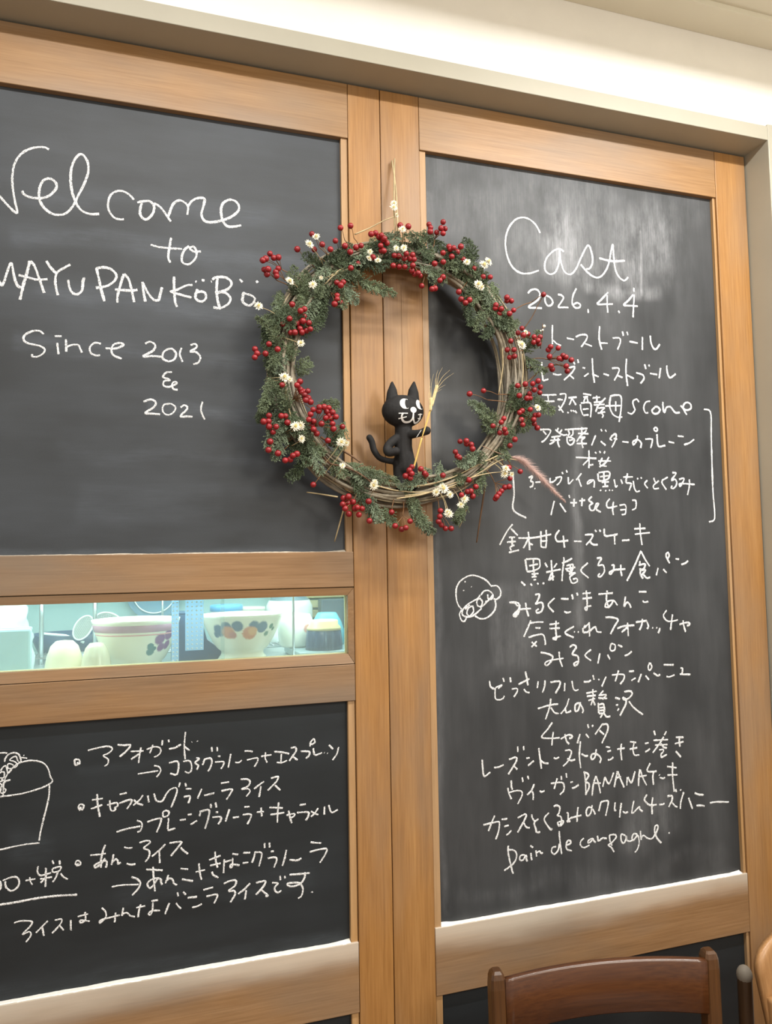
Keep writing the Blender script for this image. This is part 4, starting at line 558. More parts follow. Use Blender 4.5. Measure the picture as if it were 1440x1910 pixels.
bm = bmesh.new(); box(bm, -1.03, .896, -.067, .05, 2.379, 2.412, .0012)
struct('trim_1', bm, M_paint, 'beige painted door header over both sliding doors', 'trim')
bm = bmesh.new(); box(bm, .892, .93, -.0685, .05, 0, 2.416, .0015)
struct('trim_2', bm, M_paint, 'beige painted upright door jamb beside the right door', 'trim')
bm = bmesh.new(); box(bm, -1.03, -.99, -.067, .05, 0, 2.412, .0015)
struct('trim_4', bm, M_paint, 'beige painted upright door jamb beyond the left door', 'trim')

# ------------------------------------------------------------------ doors
REC = .012
d1 = empty('door_1', (-.444, 0, 0), 'left wooden sliding door with two blackboards and a narrow lit window', 'door', kind='structure')
d2 = empty('door_2', (.444, 0, 0), 'right wooden sliding door with a tall blackboard menu', 'door', kind='structure')
def part(name, bm, m, par, label=None, sm=False):
    o = obj(name, bm, m, par, sm)
    if label: o['label'] = label
    return o
BV = .0012
# left door
part('stile', B(-.065, -.0007, 0, .032, .01, 2.375, BV), M_stile, d1)
part('stile', B(-.887, -.822, 0, .032, .01, 2.375, BV), M_stile2, d1)
for z0, z1 in ((1.469, 2.266), (.767, 1.1955), (.16, .645)):
    part('stile_strip', B(-.0792, -.0662, .004, .030, z0-.002, z1+.002, .0008), M_strip, d1)
    part('stile_strip', B(-.821, -.8075, .004, .030, z0-.002, z1+.002, .0008), M_strip, d1)
part('rail', B(-.8212, -.0658, 0, .032, 2.266, 2.375, BV), M_rail_top, d1)
part('rail', B(-.8212, -.0658, 0, .032, 1.4037, 1.469, BV), M_rail, d1)
part('rail', B(-.8212, -.0658, 0, .032, 1.1955, 1.2618, BV), M_rail, d1)
part('rail', B(-.8212, -.0658, 0, .032, .645, .767, BV), M_rail_dust, d1)
part('rail', B(-.8212, -.0658, 0, .032, .01, .16, BV), M_rail, d1)
pUL = part('chalkboard_panel', B(-.815, -.0735, REC, .022, 1.464, 2.27), M_board_UL, d1)
pLL = part('chalkboard_panel', B(-.815, -.0735, REC, .022, .76, 1.20), M_board_LL, d1)
part('chalkboard_panel', B(-.815, -.0735, REC, .022, .155, .65), M_board_LL, d1)
def picture_frame(ox0, ox1, oz0, oz1, ix0, ix1, iz0, iz1, y_out, y_in, y_back):
    bm = bmesh.new(); O = [(ox0, oz0), (ox1, oz0), (ox1, oz1), (ox0, oz1)]; I = [(ix0, iz0), (ix1, iz0), (ix1, iz1), (ix0, iz1)]
    g = .0004
    for k in range(4):
        a, b = O[k], O[(k+1) % 4]; c, d = I[(k+1) % 4], I[k]
        # every side is its own mitred bar, a hair apart at the mitre
        cx = sum(p[0] for p in (a, b, c, d))/4; cz = sum(p[1] for p in (a, b, c, d))/4
        def sh(p): return (p[0]+(g if p[0] < cx else -g)*(1 if k % 2 == 0 else 0), p[1]+(g if p[1] < cz else -g)*(1 if k % 2 else 0))
        q = [sh(p) for p in (a, b, c, d)]; ys = (y_out, y_out, y_in, y_in)
        f = [bm.verts.new((p[0], y, p[1])) for p, y in zip(q, ys)]; r = [bm.verts.new((p[0], y_back, p[1])) for p in q]
        bm.faces.new(f); bm.faces.new(r[::-1])
        for j in range(4): bm.faces.new((f[j], r[j], r[(j+1) % 4], f[(j+1) % 4]))
    bmesh.ops.recalc_face_normals(bm, faces=bm.faces[:]); return bm
part('window_moulding', picture_frame(-.8205, -.0662, 1.2632, 1.4024, -.8045, -.0770, 1.2808, 1.3885, .0004, .004, .012), M_rail, d1)
bm = bmesh.new()
box(bm, -.8205, -.0770, .012, .032, 1.2625, 1.2808); box(bm, -.8205, -.0770, .012, .032, 1.3885, 1.403)
box(bm, -.0770, -.0662, .012, .032, 1.2625, 1.403); box(bm, -.8205, -.8045, .012, .032, 1.2808, 1.3885)
part('window_reveal', bm, M_reveal, d1, 'wood reveal coloured pale as if lit from the kitchen')
def glass_mat():
    m, nt, b = new_mat('window_glass'); out = nt.nodes['Material Output']
    t = N(nt, 'ShaderNodeBsdfTransparent'); t.inputs[0].default_value = (.93, .975, .965, 1)
    g = N(nt, 'ShaderNodeBsdfGlossy'); g.inputs['Roughness'].default_value = .04; g.inputs[0].default_value = (1, 1, 1, 1)
    fz = N(nt, 'ShaderNodeFresnel'); fz.inputs[0].default_value = 1.45
    mx = N(nt, 'ShaderNodeMixShader'); nt.links.new(fz.outputs[0], mx.inputs[0]); nt.links.new(t.outputs[0], mx.inputs[1]); nt.links.new(g.outputs[0], mx.inputs[2])
    df = N(nt, 'ShaderNodeBsdfTranslucent'); df.inputs[0].default_value = (.8, .93, .9, 1); d2 = N(nt, 'ShaderNodeBsdfDiffuse'); d2.inputs[0].default_value = (.75, .85, .83, 1)
    a = N(nt, 'ShaderNodeMixShader', i0=.4); nt.links.new(df.outputs[0], a.inputs[1]); nt.links.new(d2.outputs[0], a.inputs[2])
    v = N(nt, 'ShaderNodeMixShader', i0=.10); nt.links.new(mx.outputs[0], v.inputs[1]); nt.links.new(a.outputs[0], v.inputs[2])
    nt.links.new(v.outputs[0], out.inputs[0]); return m
M_glass = glass_mat()
part('glass_pane', B(-.818, -.30, .0205, .0225, 1.276, 1.393), M_glass, d1)
part('glass_pane', B(-.306, -.068, .0245, .0265, 1.276, 1.393), M_glass, d1)
# right door
part('stile', B(.0007, .081, 0, .032, .01, 2.375, BV), M_stile2, d2)
part('stile', B(.8038, .8885, 0, .032, .01, 2.375, BV), M_stile2, d2)
for z0, z1 in ((.767, 2.266), (.16, .645)):
    part('stile_strip', B(.0822, .0955, .004, .030, z0-.002, z1+.002, .0008), M_strip, d2)
    part('stile_strip', B(.7960, .8026, .004, .030, z0-.002, z1+.002, .0008), M_strip, d2)
part('rail', B(.0818, .803, 0, .032, 2.266, 2.375, BV), M_rail_top, d2)
part('rail', B(.0818, .803, 0, .032, .645, .767, BV), M_rail_dust, d2)
part('rail', B(.0818, .803, 0, .032, .01, .16, BV), M_rail, d2)
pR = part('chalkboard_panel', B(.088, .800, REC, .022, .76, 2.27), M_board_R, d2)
part('chalkboard_panel', B(.088, .800, REC, .022, .155, .65), M_board_LL, d2)
part('grain_crack', B(.0371, .0377, -.00012, .002, 1.768, 1.987), plain('dark_wood_crack', lin(92, 58, 28), .9), d2, 'fine dark crack in the wood')
def dust_ledge(x0, x1, z):
    bm = bmesh.new(); n = 150; top = []; r = random.Random(int(x0*1000)); h = .001
    for i in range(n+1):
        x = x0 + (x1-x0)*i/n; h = max(.0008, min(.0020, h + r.uniform(-.00035, .00035)))
        e = max(0, 1-min(i, n-i)/6)*.003
        y0 = .0002 + r.random()*.0012
        top.append([bm.verts.new((x, y0, z-.0004)), bm.verts.new((x, y0+.002, z+h*.8)), bm.verts.new((x, REC-.0003, z+h+e)), bm.verts.new((x, REC-.0001, z-.0004))])
    for a, b in zip(top, top[1:]):
        for k in range(3): bm.faces.new((a[k], b[k], b[k+1], a[k+1]))
    return bm
part('chalk_dust', dust_ledge(-.807, -.080, .767), M_dust, d1, 'white chalk powder')
part('chalk_dust', dust_ledge(-.807, -.080, 1.469), plain('thin_chalk_powder', lin(190, 180, 164), .95, .15, 160), d1, 'thin chalk powder')
part('chalk_dust', dust_ledge(.095, .791, .767), M_dust, d2, 'white chalk powder')

# ------------------------------------------------------------------ chalk writing on the boards
def chalk_mesh(data, seed):
    bm = bmesh.new(); rr = random.Random(seed)
    for st in data.split('|'):
        wd, body = st.split(':'); wd = int(wd)/10000*.86
        p = [tuple(int(v)/10000 for v in q.split(',')) for q in body.split()]
        P = spline([Vector((a, 0, b)) for a, b in p], 8) if len(p) > 1 else []
        # even resampling
        step = .0011; Q = [P[0]]; acc = 0
        for a, b in zip(P, P[1:]):
            L = (b-a).length
            if L < 1e-9: continue
            d = step-acc
            while d <= L: Q.append(a.lerp(b, d/L)); d += step
            acc = L-(d-step)
        Q.append(P[-1])
        n = len(Q)
        if n < 3: Q = [P[0], P[0].lerp(P[-1], .5), P[-1]]; n = 3
        rows = []; press = 1.0
        for i, q in enumerate(Q):
            t = (Q[min(i+1, n-1)]-Q[max(i-1, 0)]); t = t.normalized() if t.length > 1e-9 else Vector((1, 0, 0))
            nn = Vector((-t.z, 0, t.x)); press += rr.uniform(-.07, .07); press = max(.82, min(1.15, press))
            e = .78 if i in (0, n-1) else 1
            a = wd*.5*press*e*rr.uniform(.78, 1.18); b = wd*.5*press*e*rr.uniform(.78, 1.18)
            y = REC-.0001
            rows.append([bm.verts.new((q.x+nn.x*a, y, q.z+nn.z*a)), bm.verts.new((q.x+nn.x*a*.3, y-.00035, q.z+nn.z*a*.3)),
                         bm.verts.new((q.x-nn.x*b*.3, y-.00035, q.z-nn.z*b*.3)), bm.verts.new((q.x-nn.x*b, y, q.z-nn.z*b))])
        for a, b in zip(rows, rows[1:]):
            for k in range(3): bm.faces.new((a[k], b[k], b[k+1], a[k+1]))
    return bm
NOTE = {'welcome': 'large cursive chalk greeting', 'to': 'short chalk word under the greeting', 'shopname': 'chalk capitals with dotted letters', 'since': 'chalk line with a year',
 'years': 'chalk ampersand and second year', 'cupdrawing': 'chalk drawing of a cup heaped with ice cream', 'cast': 'large cursive chalk heading', 'date': 'chalk date below the heading',
 'breadface': 'round chalk bread roll with a face', 'price': 'underlined chalk price', 'bracket_right': 'tall closing chalk bracket', 'bracket_left': 'tall opening chalk bracket'}
for i, (nm, pn, data) in enumerate(CHALK):
    par = {'UL': pUL, 'LL': pLL, 'R': pR}[pn]
    o = obj('chalk_drawing' if nm in ('cupdrawing', 'breadface') else 'chalk_writing', chalk_mesh(data, i), M_chalk)
    o.parent = par
    if nm in NOTE: o['label'] = NOTE[nm]

# ------------------------------------------------------------------ wreath
WC = Vector((.0245, -.036, 1.803))
wr = empty('wreath', WC, 'round dried wreath of vines, evergreen, red berries and white flowers hanging on the doors', 'wreath')
M_vine = wood('grey_brown_vine', lin(100, 92, 78), lin(146, 136, 117), lin(178, 168, 148), 1, 20, rough=.8, grey=.5, spec=.2)
M_straw = plain('dry_straw', lin(178, 160, 122), .7, .2, 60)
M_straw2 = plain('grey_straw', lin(164, 152, 124), .7, .2, 60)
M_twig = plain('brown_twig', lin(98, 72, 50), .8, .25, 80)
M_berry = plain('red_berry_skin', lin(140, 26, 32), .38, .35, 50, spec=.5)
M_stem = plain('berry_stem', lin(128, 92, 60), .8, .2, 60)
M_green = plain('dull_evergreen', lin(98, 110, 82), .75, .45, 40)
M_green2 = plain('blue_grey_evergreen', lin(116, 130, 106), .75, .4, 40)
M_green3 = plain('dark_evergreen', lin(72, 85, 60), .75, .4, 40)
M_petal = plain('dried_white_petal', lin(246, 240, 222), .85, .12, 200)
M_center = plain('flower_centre', lin(206, 186, 120), .9, .3, 300)
def ring_pt(th, R, y): return Vector((WC.x + R*math.cos(th), y, WC.z + R*.985*math.sin(th)))
def vine_bundle(seed, n, r0, r1, y0, y1, rad):
    bm = bmesh.new(); rr = random.Random(seed)
    for i in range(n):
        R = rr.uniform(r0, r1); y = rr.uniform(y0, y1); ph = rr.uniform(0, 6.28); k = rr.choice((2, 3, 4)); a = rr.uniform(.003, .009); ph2 = rr.uniform(0, 6.28)
        m = 96; pts = []
        for j in range(m):
            th = 2*PI*j/m
            pts.append(ring_pt(th, R + a*math.sin(k*th+ph) + .001*math.sin(11*th+ph), y + .007*math.sin((k+1)*th+ph2)))
        tube(bm, pts, rr.uniform(rad*.7, rad*1.25), 5, True)
    return bm
part('vine_ring', vine_bundle(2, 30, .211, .252, -.054, -.020, .0029), M_vine, wr, None, True)
part('vine_binding', vine_bundle(9, 6, .210, .254, -.056, -.024, .0014), M_straw2, wr, 'paler straw strands', True)

def sprig(bm, p0, p1, rr, width):
    ax = p1-p0; L = ax.length; d = ax.normalized(); sag = Vector((0, -.006, -.004))
    side = d.cross(Vector((0, 1, 0))).normalized()
    n = max(9, int(L/.0032)); mid = [p0 + ax*(i/n) + sag*math.sin(PI*i/n) + Vector((rr.uniform(-1, 1), rr.uniform(-1, 1), rr.uniform(-1, 1)))*.0008 for i in range(n+1)]
    tube(bm, mid, [.0009*(1-.6*i/n) for i in range(n+1)], 4)
    def scale_leaf(b, dv, ln, wd):
        nn = Vector((rr.uniform(-.6, .6), -1, rr.uniform(-.6, .6))); s = dv.cross(nn)
        if s.length < 1e-5: return
        s = s.normalized()*wd; up = s.cross(dv).normalized()*wd*.7
        t = b+dv*ln; m_ = b+dv*ln*.45
        v = [bm.verts.new(x) for x in (b, m_+s, t, m_-s, m_+up)]
        bm.faces.new((v[0], v[1], v[4])); bm.faces.new((v[1], v[2], v[4])); bm.faces.new((v[2], v[3], v[4])); bm.faces.new((v[3], v[0], v[4]))
    for i in range(1, n+1):
        t = i/n; env = width*(math.sin(PI*min(1, .18+t*.82))**.6*.9+.12)
        for sg in (-1, 1, rr.choice((-1, 1))):
            ang = rr.uniform(.5, 1.15)
            dv = (d*math.cos(ang) + side*sg*math.sin(ang) + Vector((0, rr.uniform(-.75, .3), -.12))).normalized()
            ln = env*rr.uniform(.6, 1.1); b = mid[i]; m = max(3, int(ln/.0024))
            pv = b
            for j in range(m):
                q = b + dv*ln*(j+1)/m + Vector((0, 0, -.0012*(j/m)**2*2))
                for _ in (0, 1):
                    lv = (dv + Vector((rr.uniform(-.9, .9), rr.uniform(-.9, .6), rr.uniform(-.9, .9)))).normalized()
                    scale_leaf(pv.lerp(q, rr.random()), lv, rr.uniform(.0030, .0052), rr.uniform(.0007, .0012))
                pv = q
            scale_leaf(pv, dv, .004, .0011)
for i, ln in enumerate(SPRIG.split('\n')):
    v = nums(ln); rr = random.Random(i*7+1); bm = bmesh.new()
    p0, p1 = Vector(v[:3]), Vector(v[3:]); p1 = p1 + (p1-p0).normalized()*.004
    p0 = p0 - (p1-p0)*.25
    sprig(bm, p0, p1, rr, .0155)
    sprig(bm, p0 + Vector((rr.uniform(-.006, .006), .012, rr.uniform(-.008, .008))), p0.lerp(p1, .85) + Vector((rr.uniform(-.012, .012), .016, rr.uniform(-.012, .012))), rr, .013)
    part('evergreen_sprig', bm, rr.choice((M_green, M_green, M_green2, M_green3)), wr)
# fuller growth on the left, the crown and the lower right of the ring
rr0 = random.Random(77)
ranges = [(62, 128, 7), (128, 245, 11), (20, 62, 4), (300, 352, 2)]
for a0, a1, cnt in ranges:
    for q in range(cnt):
        bm = bmesh.new()
        th = math.radians(rr0.uniform(a0, a1)); R0 = rr0.uniform(.207, .246); y = rr0.uniform(-.066, -.048)
        for _ in (0, 1):
            p0 = ring_pt(th, R0, y); tang = Vector((-math.sin(th), 0, math.cos(th))); rad = Vector((math.cos(th), 0, math.sin(th)))
            dv = (tang*rr0.choice((-1, 1)) + rad*rr0.uniform(-.75, .6) + Vector((0, -.12, -.15))).normalized()
            sprig(bm, p0, p0 + dv*rr0.uniform(.038, .060), rr0, .0145)
        part('evergreen_sprig', bm, rr0.choice((M_green, M_green, M_green2, M_green3)), wr)
# berries: a stem part per cluster with its berries as sub-parts
allb = []; sprigs = []
for ln in BERRY.split('\n'):
    rt, nd, bs = ln.split(';'); root, node = Vector(nums(rt)), Vector(nums(nd)); bl = [nums(b) for b in bs.split()]
    bm = bmesh.new()
    tube(bm, spline([root, root.lerp(node, .5)+Vector((.002, -.004, .003)), node], 4), .0009, 5)
    for b in bl:
        c = Vector(b[:3]); tube(bm, spline([node, node.lerp(c, .55)+Vector((0, -.003, .001)), c], 3), .0006, 4)
    so = part('berry_stem', bm, M_stem, wr, None, True)
    for b in bl: allb.append((b[3], b, so))
allb.sort(key=lambda t: -t[0])
bmb = bmesh.new(); ball(bmb, (0, 0, 0), 1, 1, .97, 14, 10); ball(bmb, (0, 0, -.98), .12, .12, .1, 6, 4)
me = bpy.data.meshes.new('berry'); bmb.to_mesh(me); bmb.free(); me.materials.append(M_berry)
for p in me.polygons: p.use_smooth = True
rest = bmesh.new()
for i, (r, b, so) in enumerate(allb):
    if i < 100:
        o = bpy.data.objects.new('berry', me); C.objects.link(o); o.parent = so
        o.location = b[:3]; o.scale = (r, r, r); o.rotation_euler = (rnd.uniform(-.6, .6), rnd.uniform(-.6, .6), 0)
        o['label'] = 'red berry'
    else:
        ball(rest, b[:3], r, r, r*.97, 14, 10)
o = part('berries', rest, M_berry, wr, 'red berries', True); o['kind'] = 'stuff'
def petal(bm, c, n, u, v, ang, ln, wd, lift):
    d = (u*math.cos(ang)+v*math.sin(ang)); s = n.cross(d)
    a = c + d*ln*.12; m_ = c + d*ln*.6 + n*lift*.6; t = c + d*ln + n*lift
    q = [bm.verts.new(x) for x in (a - s*wd*.4, a + s*wd*.4, m_ + s*wd, t, m_ - s*wd, m_ - n*wd*.5)]
    bm.faces.new((q[0], q[1], q[5])); bm.faces.new((q[1], q[2], q[5])); bm.faces.new((q[2], q[3], q[5])); bm.faces.new((q[3], q[4], q[5])); bm.faces.new((q[4], q[0], q[5]))
for i, ln in enumerate(FLOWER.split('\n')):
    a, b = ln.split(';'); x, y, z, r = nums(a); r *= 1.22; root = Vector(nums(b)); c = Vector((x, y-.006, z)); rr = random.Random(i)
    n = Vector((rr.uniform(-.5, .5), -1, rr.uniform(-.3, .6))).normalized(); u = n.orthogonal().normalized(); v = n.cross(u)
    bm = bmesh.new()
    for layer, (k, l, lf) in enumerate(((13, 1.0, .15), (10, .72, .5), (7, .45, .7))):
        for j in range(k): petal(bm, c + n*.0004*layer, n, u, v, 2*PI*(j+rr.random()*.5)/k, r*l*rr.uniform(.85, 1.1), r*.15, r*lf*.6)
    fo = part('dried_flower', bm, M_petal, wr)
    bm = bmesh.new(); ball(bm, c + n*r*.28, r*.24, r*.24, r*.24, 8, 6); o = obj('flower_center', bm, M_center, None, True); o.parent = fo
    bm = bmesh.new(); tube(bm, spline([root, root.lerp(c, .5)+Vector((.002, -.004, 0)), c-n*.001], 4), .0007, 4); o = obj('flower_stem', bm, M_straw, None, True); o.parent = fo
for ln in TWIG.split('\n'):
    k, r, pp = ln.split(';'); P = spline(pts3(pp), 5); r = int(r)*.00017
    bm = bmesh.new(); tube(bm, P, [r*(1-.35*i/len(P)) for i in range(len(P))], 6)
    part('straw_stalk' if k == 'straw' else 'twig', bm, M_straw if k == 'straw' else M_twig, wr, None, True)
for x, y, z, r in ((.3136, -.062, 1.9078, .0032), (.3112, -.06, 1.9005, .0022), (.3065, -.06, 1.8985, .0016)):
    bm = bmesh.new(); ball(bm, (x, y, z), r, r, r, 8, 6); part('flower_bud', bm, M_petal, wr, 'white flower bud', True)
# hanging loop of straw
for t in LOOP:
    P = spline(pts3(t), 6); bm = bmesh.new(); tube(bm, P, .0016, 6); part('hanging_loop', bm, M_straw, wr, 'straw hanging loop', True)
# pink grass plume
P = spline(pts3(PLUME), 8); bm = bmesh.new(); tube(bm, P, .0009, 5); pl = part('grass_plume', bm, plain('plume_stem', lin(150, 120, 100), .8), wr, None, True)
bm = bmesh.new(); rr = random.Random(4); n = len(P)
for i in range(n//3, n):
    t = (i-n/3)/(n*2/3); env = .016*math.sin(PI*(.12+.86*t)**.75)+.0022
    d = (P[min(i+1, n-1)]-P[max(i-1, 0)]).normalized()
    for _ in range(46):
        o = Vector((rr.gauss(0, 1), rr.gauss(0, 1), rr.gauss(0, 1))); o = (o - d*o.dot(d)).normalized()
        b = P[i] + d*rr.uniform(-.002, .002); e = b + (o*.8+d*.95)*env*rr.uniform(.5, 1.1); s = o.cross(d)*.0003
        v = [bm.verts.new(x) for x in (b-s, b+s, e)]; bm.faces.new(v)
o = obj('plume_hairs', bm, plain('pink_plume_hair', lin(214, 182, 172), .9, .1)); o.parent = pl; o['kind'] = 'stuff'

# ------------------------------------------------------------------ black cat figurine and its wheat stalk
cat = empty('cat_figurine', (.021, -.045, 1.604), 'black toy cat with white painted face standing inside the wreath', 'figurine')
bm = bmesh.new()
def chain(pts, rad, n=6):
    P = spline(pts, n); m = len(P)
    R = [rad[min(int(i/n), len(rad)-1)] + (rad[min(int(i/n)+1, len(rad)-1)]-rad[min(int(i/n), len(rad)-1)])*((i % n)/n) for i in range(m)]
    tube(bm, P, R, 14); ball(bm, P[0], R[0], u=14, v=10); ball(bm, P[-1], R[-1], u=14, v=10)
HC = Vector((.0197, -.048, 1.7270)); HR = (.0405, .027, .0305)
ball(bm, HC, *HR, 28, 20)
ball(bm, HC+Vector((.001, -.001, -.0070)), .0365, .0245, .023, 24, 16)
def ear(tip, a, b):
    tip, a, b = Vector(tip), Vector(a), Vector(b); base = []
    c = (a+b)/2; h = (b-a)/2; n = 12
    low = Vector((0, 0, -.014))
    for k in range(n):
        t = 2*PI*k/n; base.append(bm.verts.new(c + low + h*1.02*math.cos(t) + Vector((0, .012*math.sin(t), 0))))
    midv = [bm.verts.new((c.lerp(tip, .5)) + h*.68*math.cos(2*PI*k/n) + Vector((0, .007*math.sin(2*PI*k/n), 0))) for k in range(n)]
    top = [bm.verts.new(tip + h*.13*math.cos(2*PI*k/n) + Vector((0, .0025*math.sin(2*PI*k/n), 0))) for k in range(n)]
    for A, Bq in ((base, midv), (midv, top)):
        for k in range(n): bm.faces.new((A[k], A[(k+1) % n], Bq[(k+1) % n], Bq[k]))
    bm.faces.new(base[::-1]); bm.faces.new(top)
ear((.0000, -.046, 1.7825), (-.0150, -.046, 1.7440), (.0135, -.046, 1.7520))
ear((.0440, -.046, 1.7850), (.0260, -.046, 1.7530), (.0550, -.046, 1.7460))
chain([(.020, -.046, 1.712), (.021, -.046, 1.690), (.0205, -.045, 1.662), (.0225, -.044, 1.640), (.0245, -.043, 1.622)], [.0155, .0165, .0165, .019, .0205])
chain([(.014, -.043, 1.628), (.0125, -.044, 1.606), (.013, -.046, 1.588)], [.0135, .0115, .0105]); chain([(.034, -.043, 1.628), (.0365, -.044, 1.606), (.036, -.046, 1.588)], [.0140, .0120, .0105])
chain([(.024, -.050, 1.683), (.0365, -.066, 1.6825), (.046, -.074, 1.6838), (.0555, -.076, 1.6875)], [.010, .0075, .0068, .0080])
chain([(.010, -.048, 1.677), (-.004, -.050, 1.668), (-.014, -.053, 1.6565), (-.0125, -.058, 1.6475), (.000, -.062, 1.650)], [.0095, .0085, .0075, .0075, .0080])
chain([(.010, -.040, 1.634), (-.0060, -.036, 1.6355), (-.0225, -.034, 1.641), (-.0330, -.034, 1.655), (-.0370, -.034, 1.670), (-.0415, -.034, 1.678)], [.0060, .0055, .0055, .0060, .0062, .0062])
M_cat = plain('matt_black_clay', lin(34, 33, 33), .75, .25, 90, bump=.3, bscale=300, spec=.3)
cb = obj('body', bm, M_cat, cat, True)
md = cb.modifiers.new('remesh', 'REMESH'); md.mode = 'VOXEL'; md.voxel_size = .0013; md.use_smooth_shade = True
md = cb.modifiers.new('smooth', 'SMOOTH'); md.iterations = 6; md.factor = .5
M_mark = plain('white_paint_mark', lin(244, 243, 240), .7, .02)
def fx(px, py):  # face drawing: sheet units 7.2 per millimetre-ish, measured from the muzzle
    return (.0193 + (px-660)*.0001463, 1.7269 - (py-555)*.0001450)
def mark(name, loops):
    """loops of (px,py) outlines laid on the front of the head"""
    m = bmesh.new()
    for lp in loops:
        vs = []
        P = lp
        f = m.faces.new([m.verts.new((fx(a, b)[0], 0, fx(a, b)[1])) for a, b in P])
    bmesh.ops.triangulate(m, faces=m.faces[:]); bmesh.ops.subdivide_edges(m, edges=m.edges[:], cuts=3, use_grid_fill=True)
    for v in m.verts:
        k = 1-((v.co.x-HC.x)/HR[0])**2-((v.co.z-HC.z)/HR[2])**2
        v.co.y = HC.y-HR[1]*math.sqrt(max(.02, k))-.0012
    o = obj(name, m, M_mark, cat)
    sw = o.modifiers.new('lay', 'SHRINKWRAP'); sw.target = cb; sw.wrap_method = 'NEAREST_SURFACEPOINT'; sw.wrap_mode = 'ABOVE_SURFACE'; sw.offset = .0008
    o['label'] = 'white painted ' + name
    return o
def stroke(pts, w):
    P = spline([Vector((a, 0, b)) for a, b in pts], 5); L, R = [], []
    for i, q in enumerate(P):
        t = (P[min(i+1, len(P)-1)]-P[max(i-1, 0)]).normalized(); n = Vector((-t.z, 0, t.x))*w/2
        L.append((q.x+n.x, q.z+n.z)); R.append((q.x-n.x, q.z-n.z))
    return [[L[i], L[i+1], R[i+1], R[i]] for i in range(len(P)-1)]
def cres(cx, cy, rx, ry, bx):
    out = [(cx+rx*math.cos(t), cy+ry*math.sin(t)) for t in [PI*.36+PI*1.28*k/14 for k in range(15)]]
    inn = [(cx+bx+rx*.62*math.cos(t), cy+ry*.76*math.sin(t)) for t in [PI*1.58-PI*1.16*k/12 for k in range(13)]]
    return out+inn
def crescent_quads(outer, inner):
    return [[outer[i], outer[i+1], inner[i+1], inner[i]] for i in range(len(outer)-1)]
def eye(cx, cy, rx, ry):
    n = 14; o_, i_ = [], []
    for k in range(n+1):
        t = PI*.5-.7 + (PI+1.4)*k/n
        o_.append((cx+rx*math.cos(t), cy-ry*math.sin(t)))
        s = math.sin(PI*k/n); thick = 3+rx*.95*s
        i_.append((cx+rx*math.cos(t)+thick, cy-ry*math.sin(t)*(1-.12*s)))
    return crescent_quads(o_, i_)
mark('eye', eye(630, 490, 64, 70)); mark('eye', eye(846, 480, 58, 68))
mark('nose', [[(743+44*math.cos(2*PI*k/18), 566+38*math.sin(2*PI*k/18)) for k in range(18)]])
mark('mouth', stroke([(608, 610), (592, 640), (598, 680), (625, 708), (660, 716), (705, 706), (735, 675), (743, 640), (743, 600)], 22) + stroke([(743, 640), (752, 680), (775, 710), (800, 712), (830, 690), (850, 650), (850, 600)], 20))
for a in ([(550, 616), (665, 614)], [(555, 680), (600, 670), (655, 655)], [(815, 620), (885, 603)], [(815, 664), (862, 660)]):
    mark('whisker', stroke(a, 12))
tk = bmesh.new(); tube(tk, [(.0428, -.0822, 1.6872), (.0352, -.0775, 1.6745)], .0005, 5); o = obj('thread', tk, M_mark, cat); o['label'] = 'white thread round the paw'

wh = empty('wheat_stalk', (.0262, -.078, 1.616), 'golden wheat stalk with bearded ears held in the black cat\'s paw', 'wheat')
M_wheat = plain('golden_straw', lin(214, 178, 96), .55, .15, 80); M_wheat2 = plain('pale_wheat_ear', lin(222, 200, 148), .65, .2, 200)
bm = bmesh.new(); tube(bm, spline([(.0262, -.082, 1.6160), (.0345, -.084, 1.6455), (.0420, -.0855, 1.6720)], 5), .0017, 8); tube(bm, spline([(.0420, -.0855, 1.6720), (.0462, -.086, 1.6858), (.0540, -.085, 1.7090), (.0605, -.084, 1.7270)], 5), .0008, 6)
tube(bm, spline([(.0425, -.0860, 1.6735), (.0472, -.0865, 1.6858), (.0560, -.085, 1.7090), (.0665, -.083, 1.7400)], 5), .0008, 6)
part('stem', bm, M_wheat, wh, None, True)
def wheat_ear(p0, p1, n, awn):
    p0, p1 = Vector(p0), Vector(p1); d = (p1-p0); bm = bmesh.new(); rr = random.Random(n); dn = d.normalized(); s = dn.cross(Vector((0, 1, 0))).normalized()
    for i in range(n):
        t = i/n; c = p0 + d*t
        for sg in (-1, 1, 0):
            o = s*sg*.0017 + Vector((0, -.0016 if sg == 0 else 0, 0)); m = Matrix.Translation(c+o) @ dn.to_track_quat('Z', 'Y').to_matrix().to_4x4() @ Matrix.Rotation(.25*sg, 4, 'Y') @ Matrix.Diagonal((.0014, .0013, .0042, 1))
            bmesh.ops.create_uvsphere(bm, u_segments=7, v_segments=6, radius=1, matrix=m)
    e = part('ear', bm, M_wheat2, wh, None, True)
    bm = bmesh.new()
    for (a, b) in awn:
        a, b = Vector(a), Vector(b); tube(bm, spline([a, a.lerp(b, .5)+Vector((-.002, 0, .003)), b], 5), [.0004-.00003*k for k in range(11)], 4)
    o = obj('awns', bm, M_wheat2, None, True); o.parent = e
wheat_ear((.0603, -.085, 1.7265), (.0620, -.085, 1.7460), 7, [((.061, -.085, 1.735), (.0626, -.08, 1.7693)), ((.062, -.085, 1.742), (.0635, -.08, 1.784)), ((.062, -.085, 1.744), (.0700, -.08, 1.793)), ((.0605, -.085, 1.73), (.0585, -.082, 1.757))])
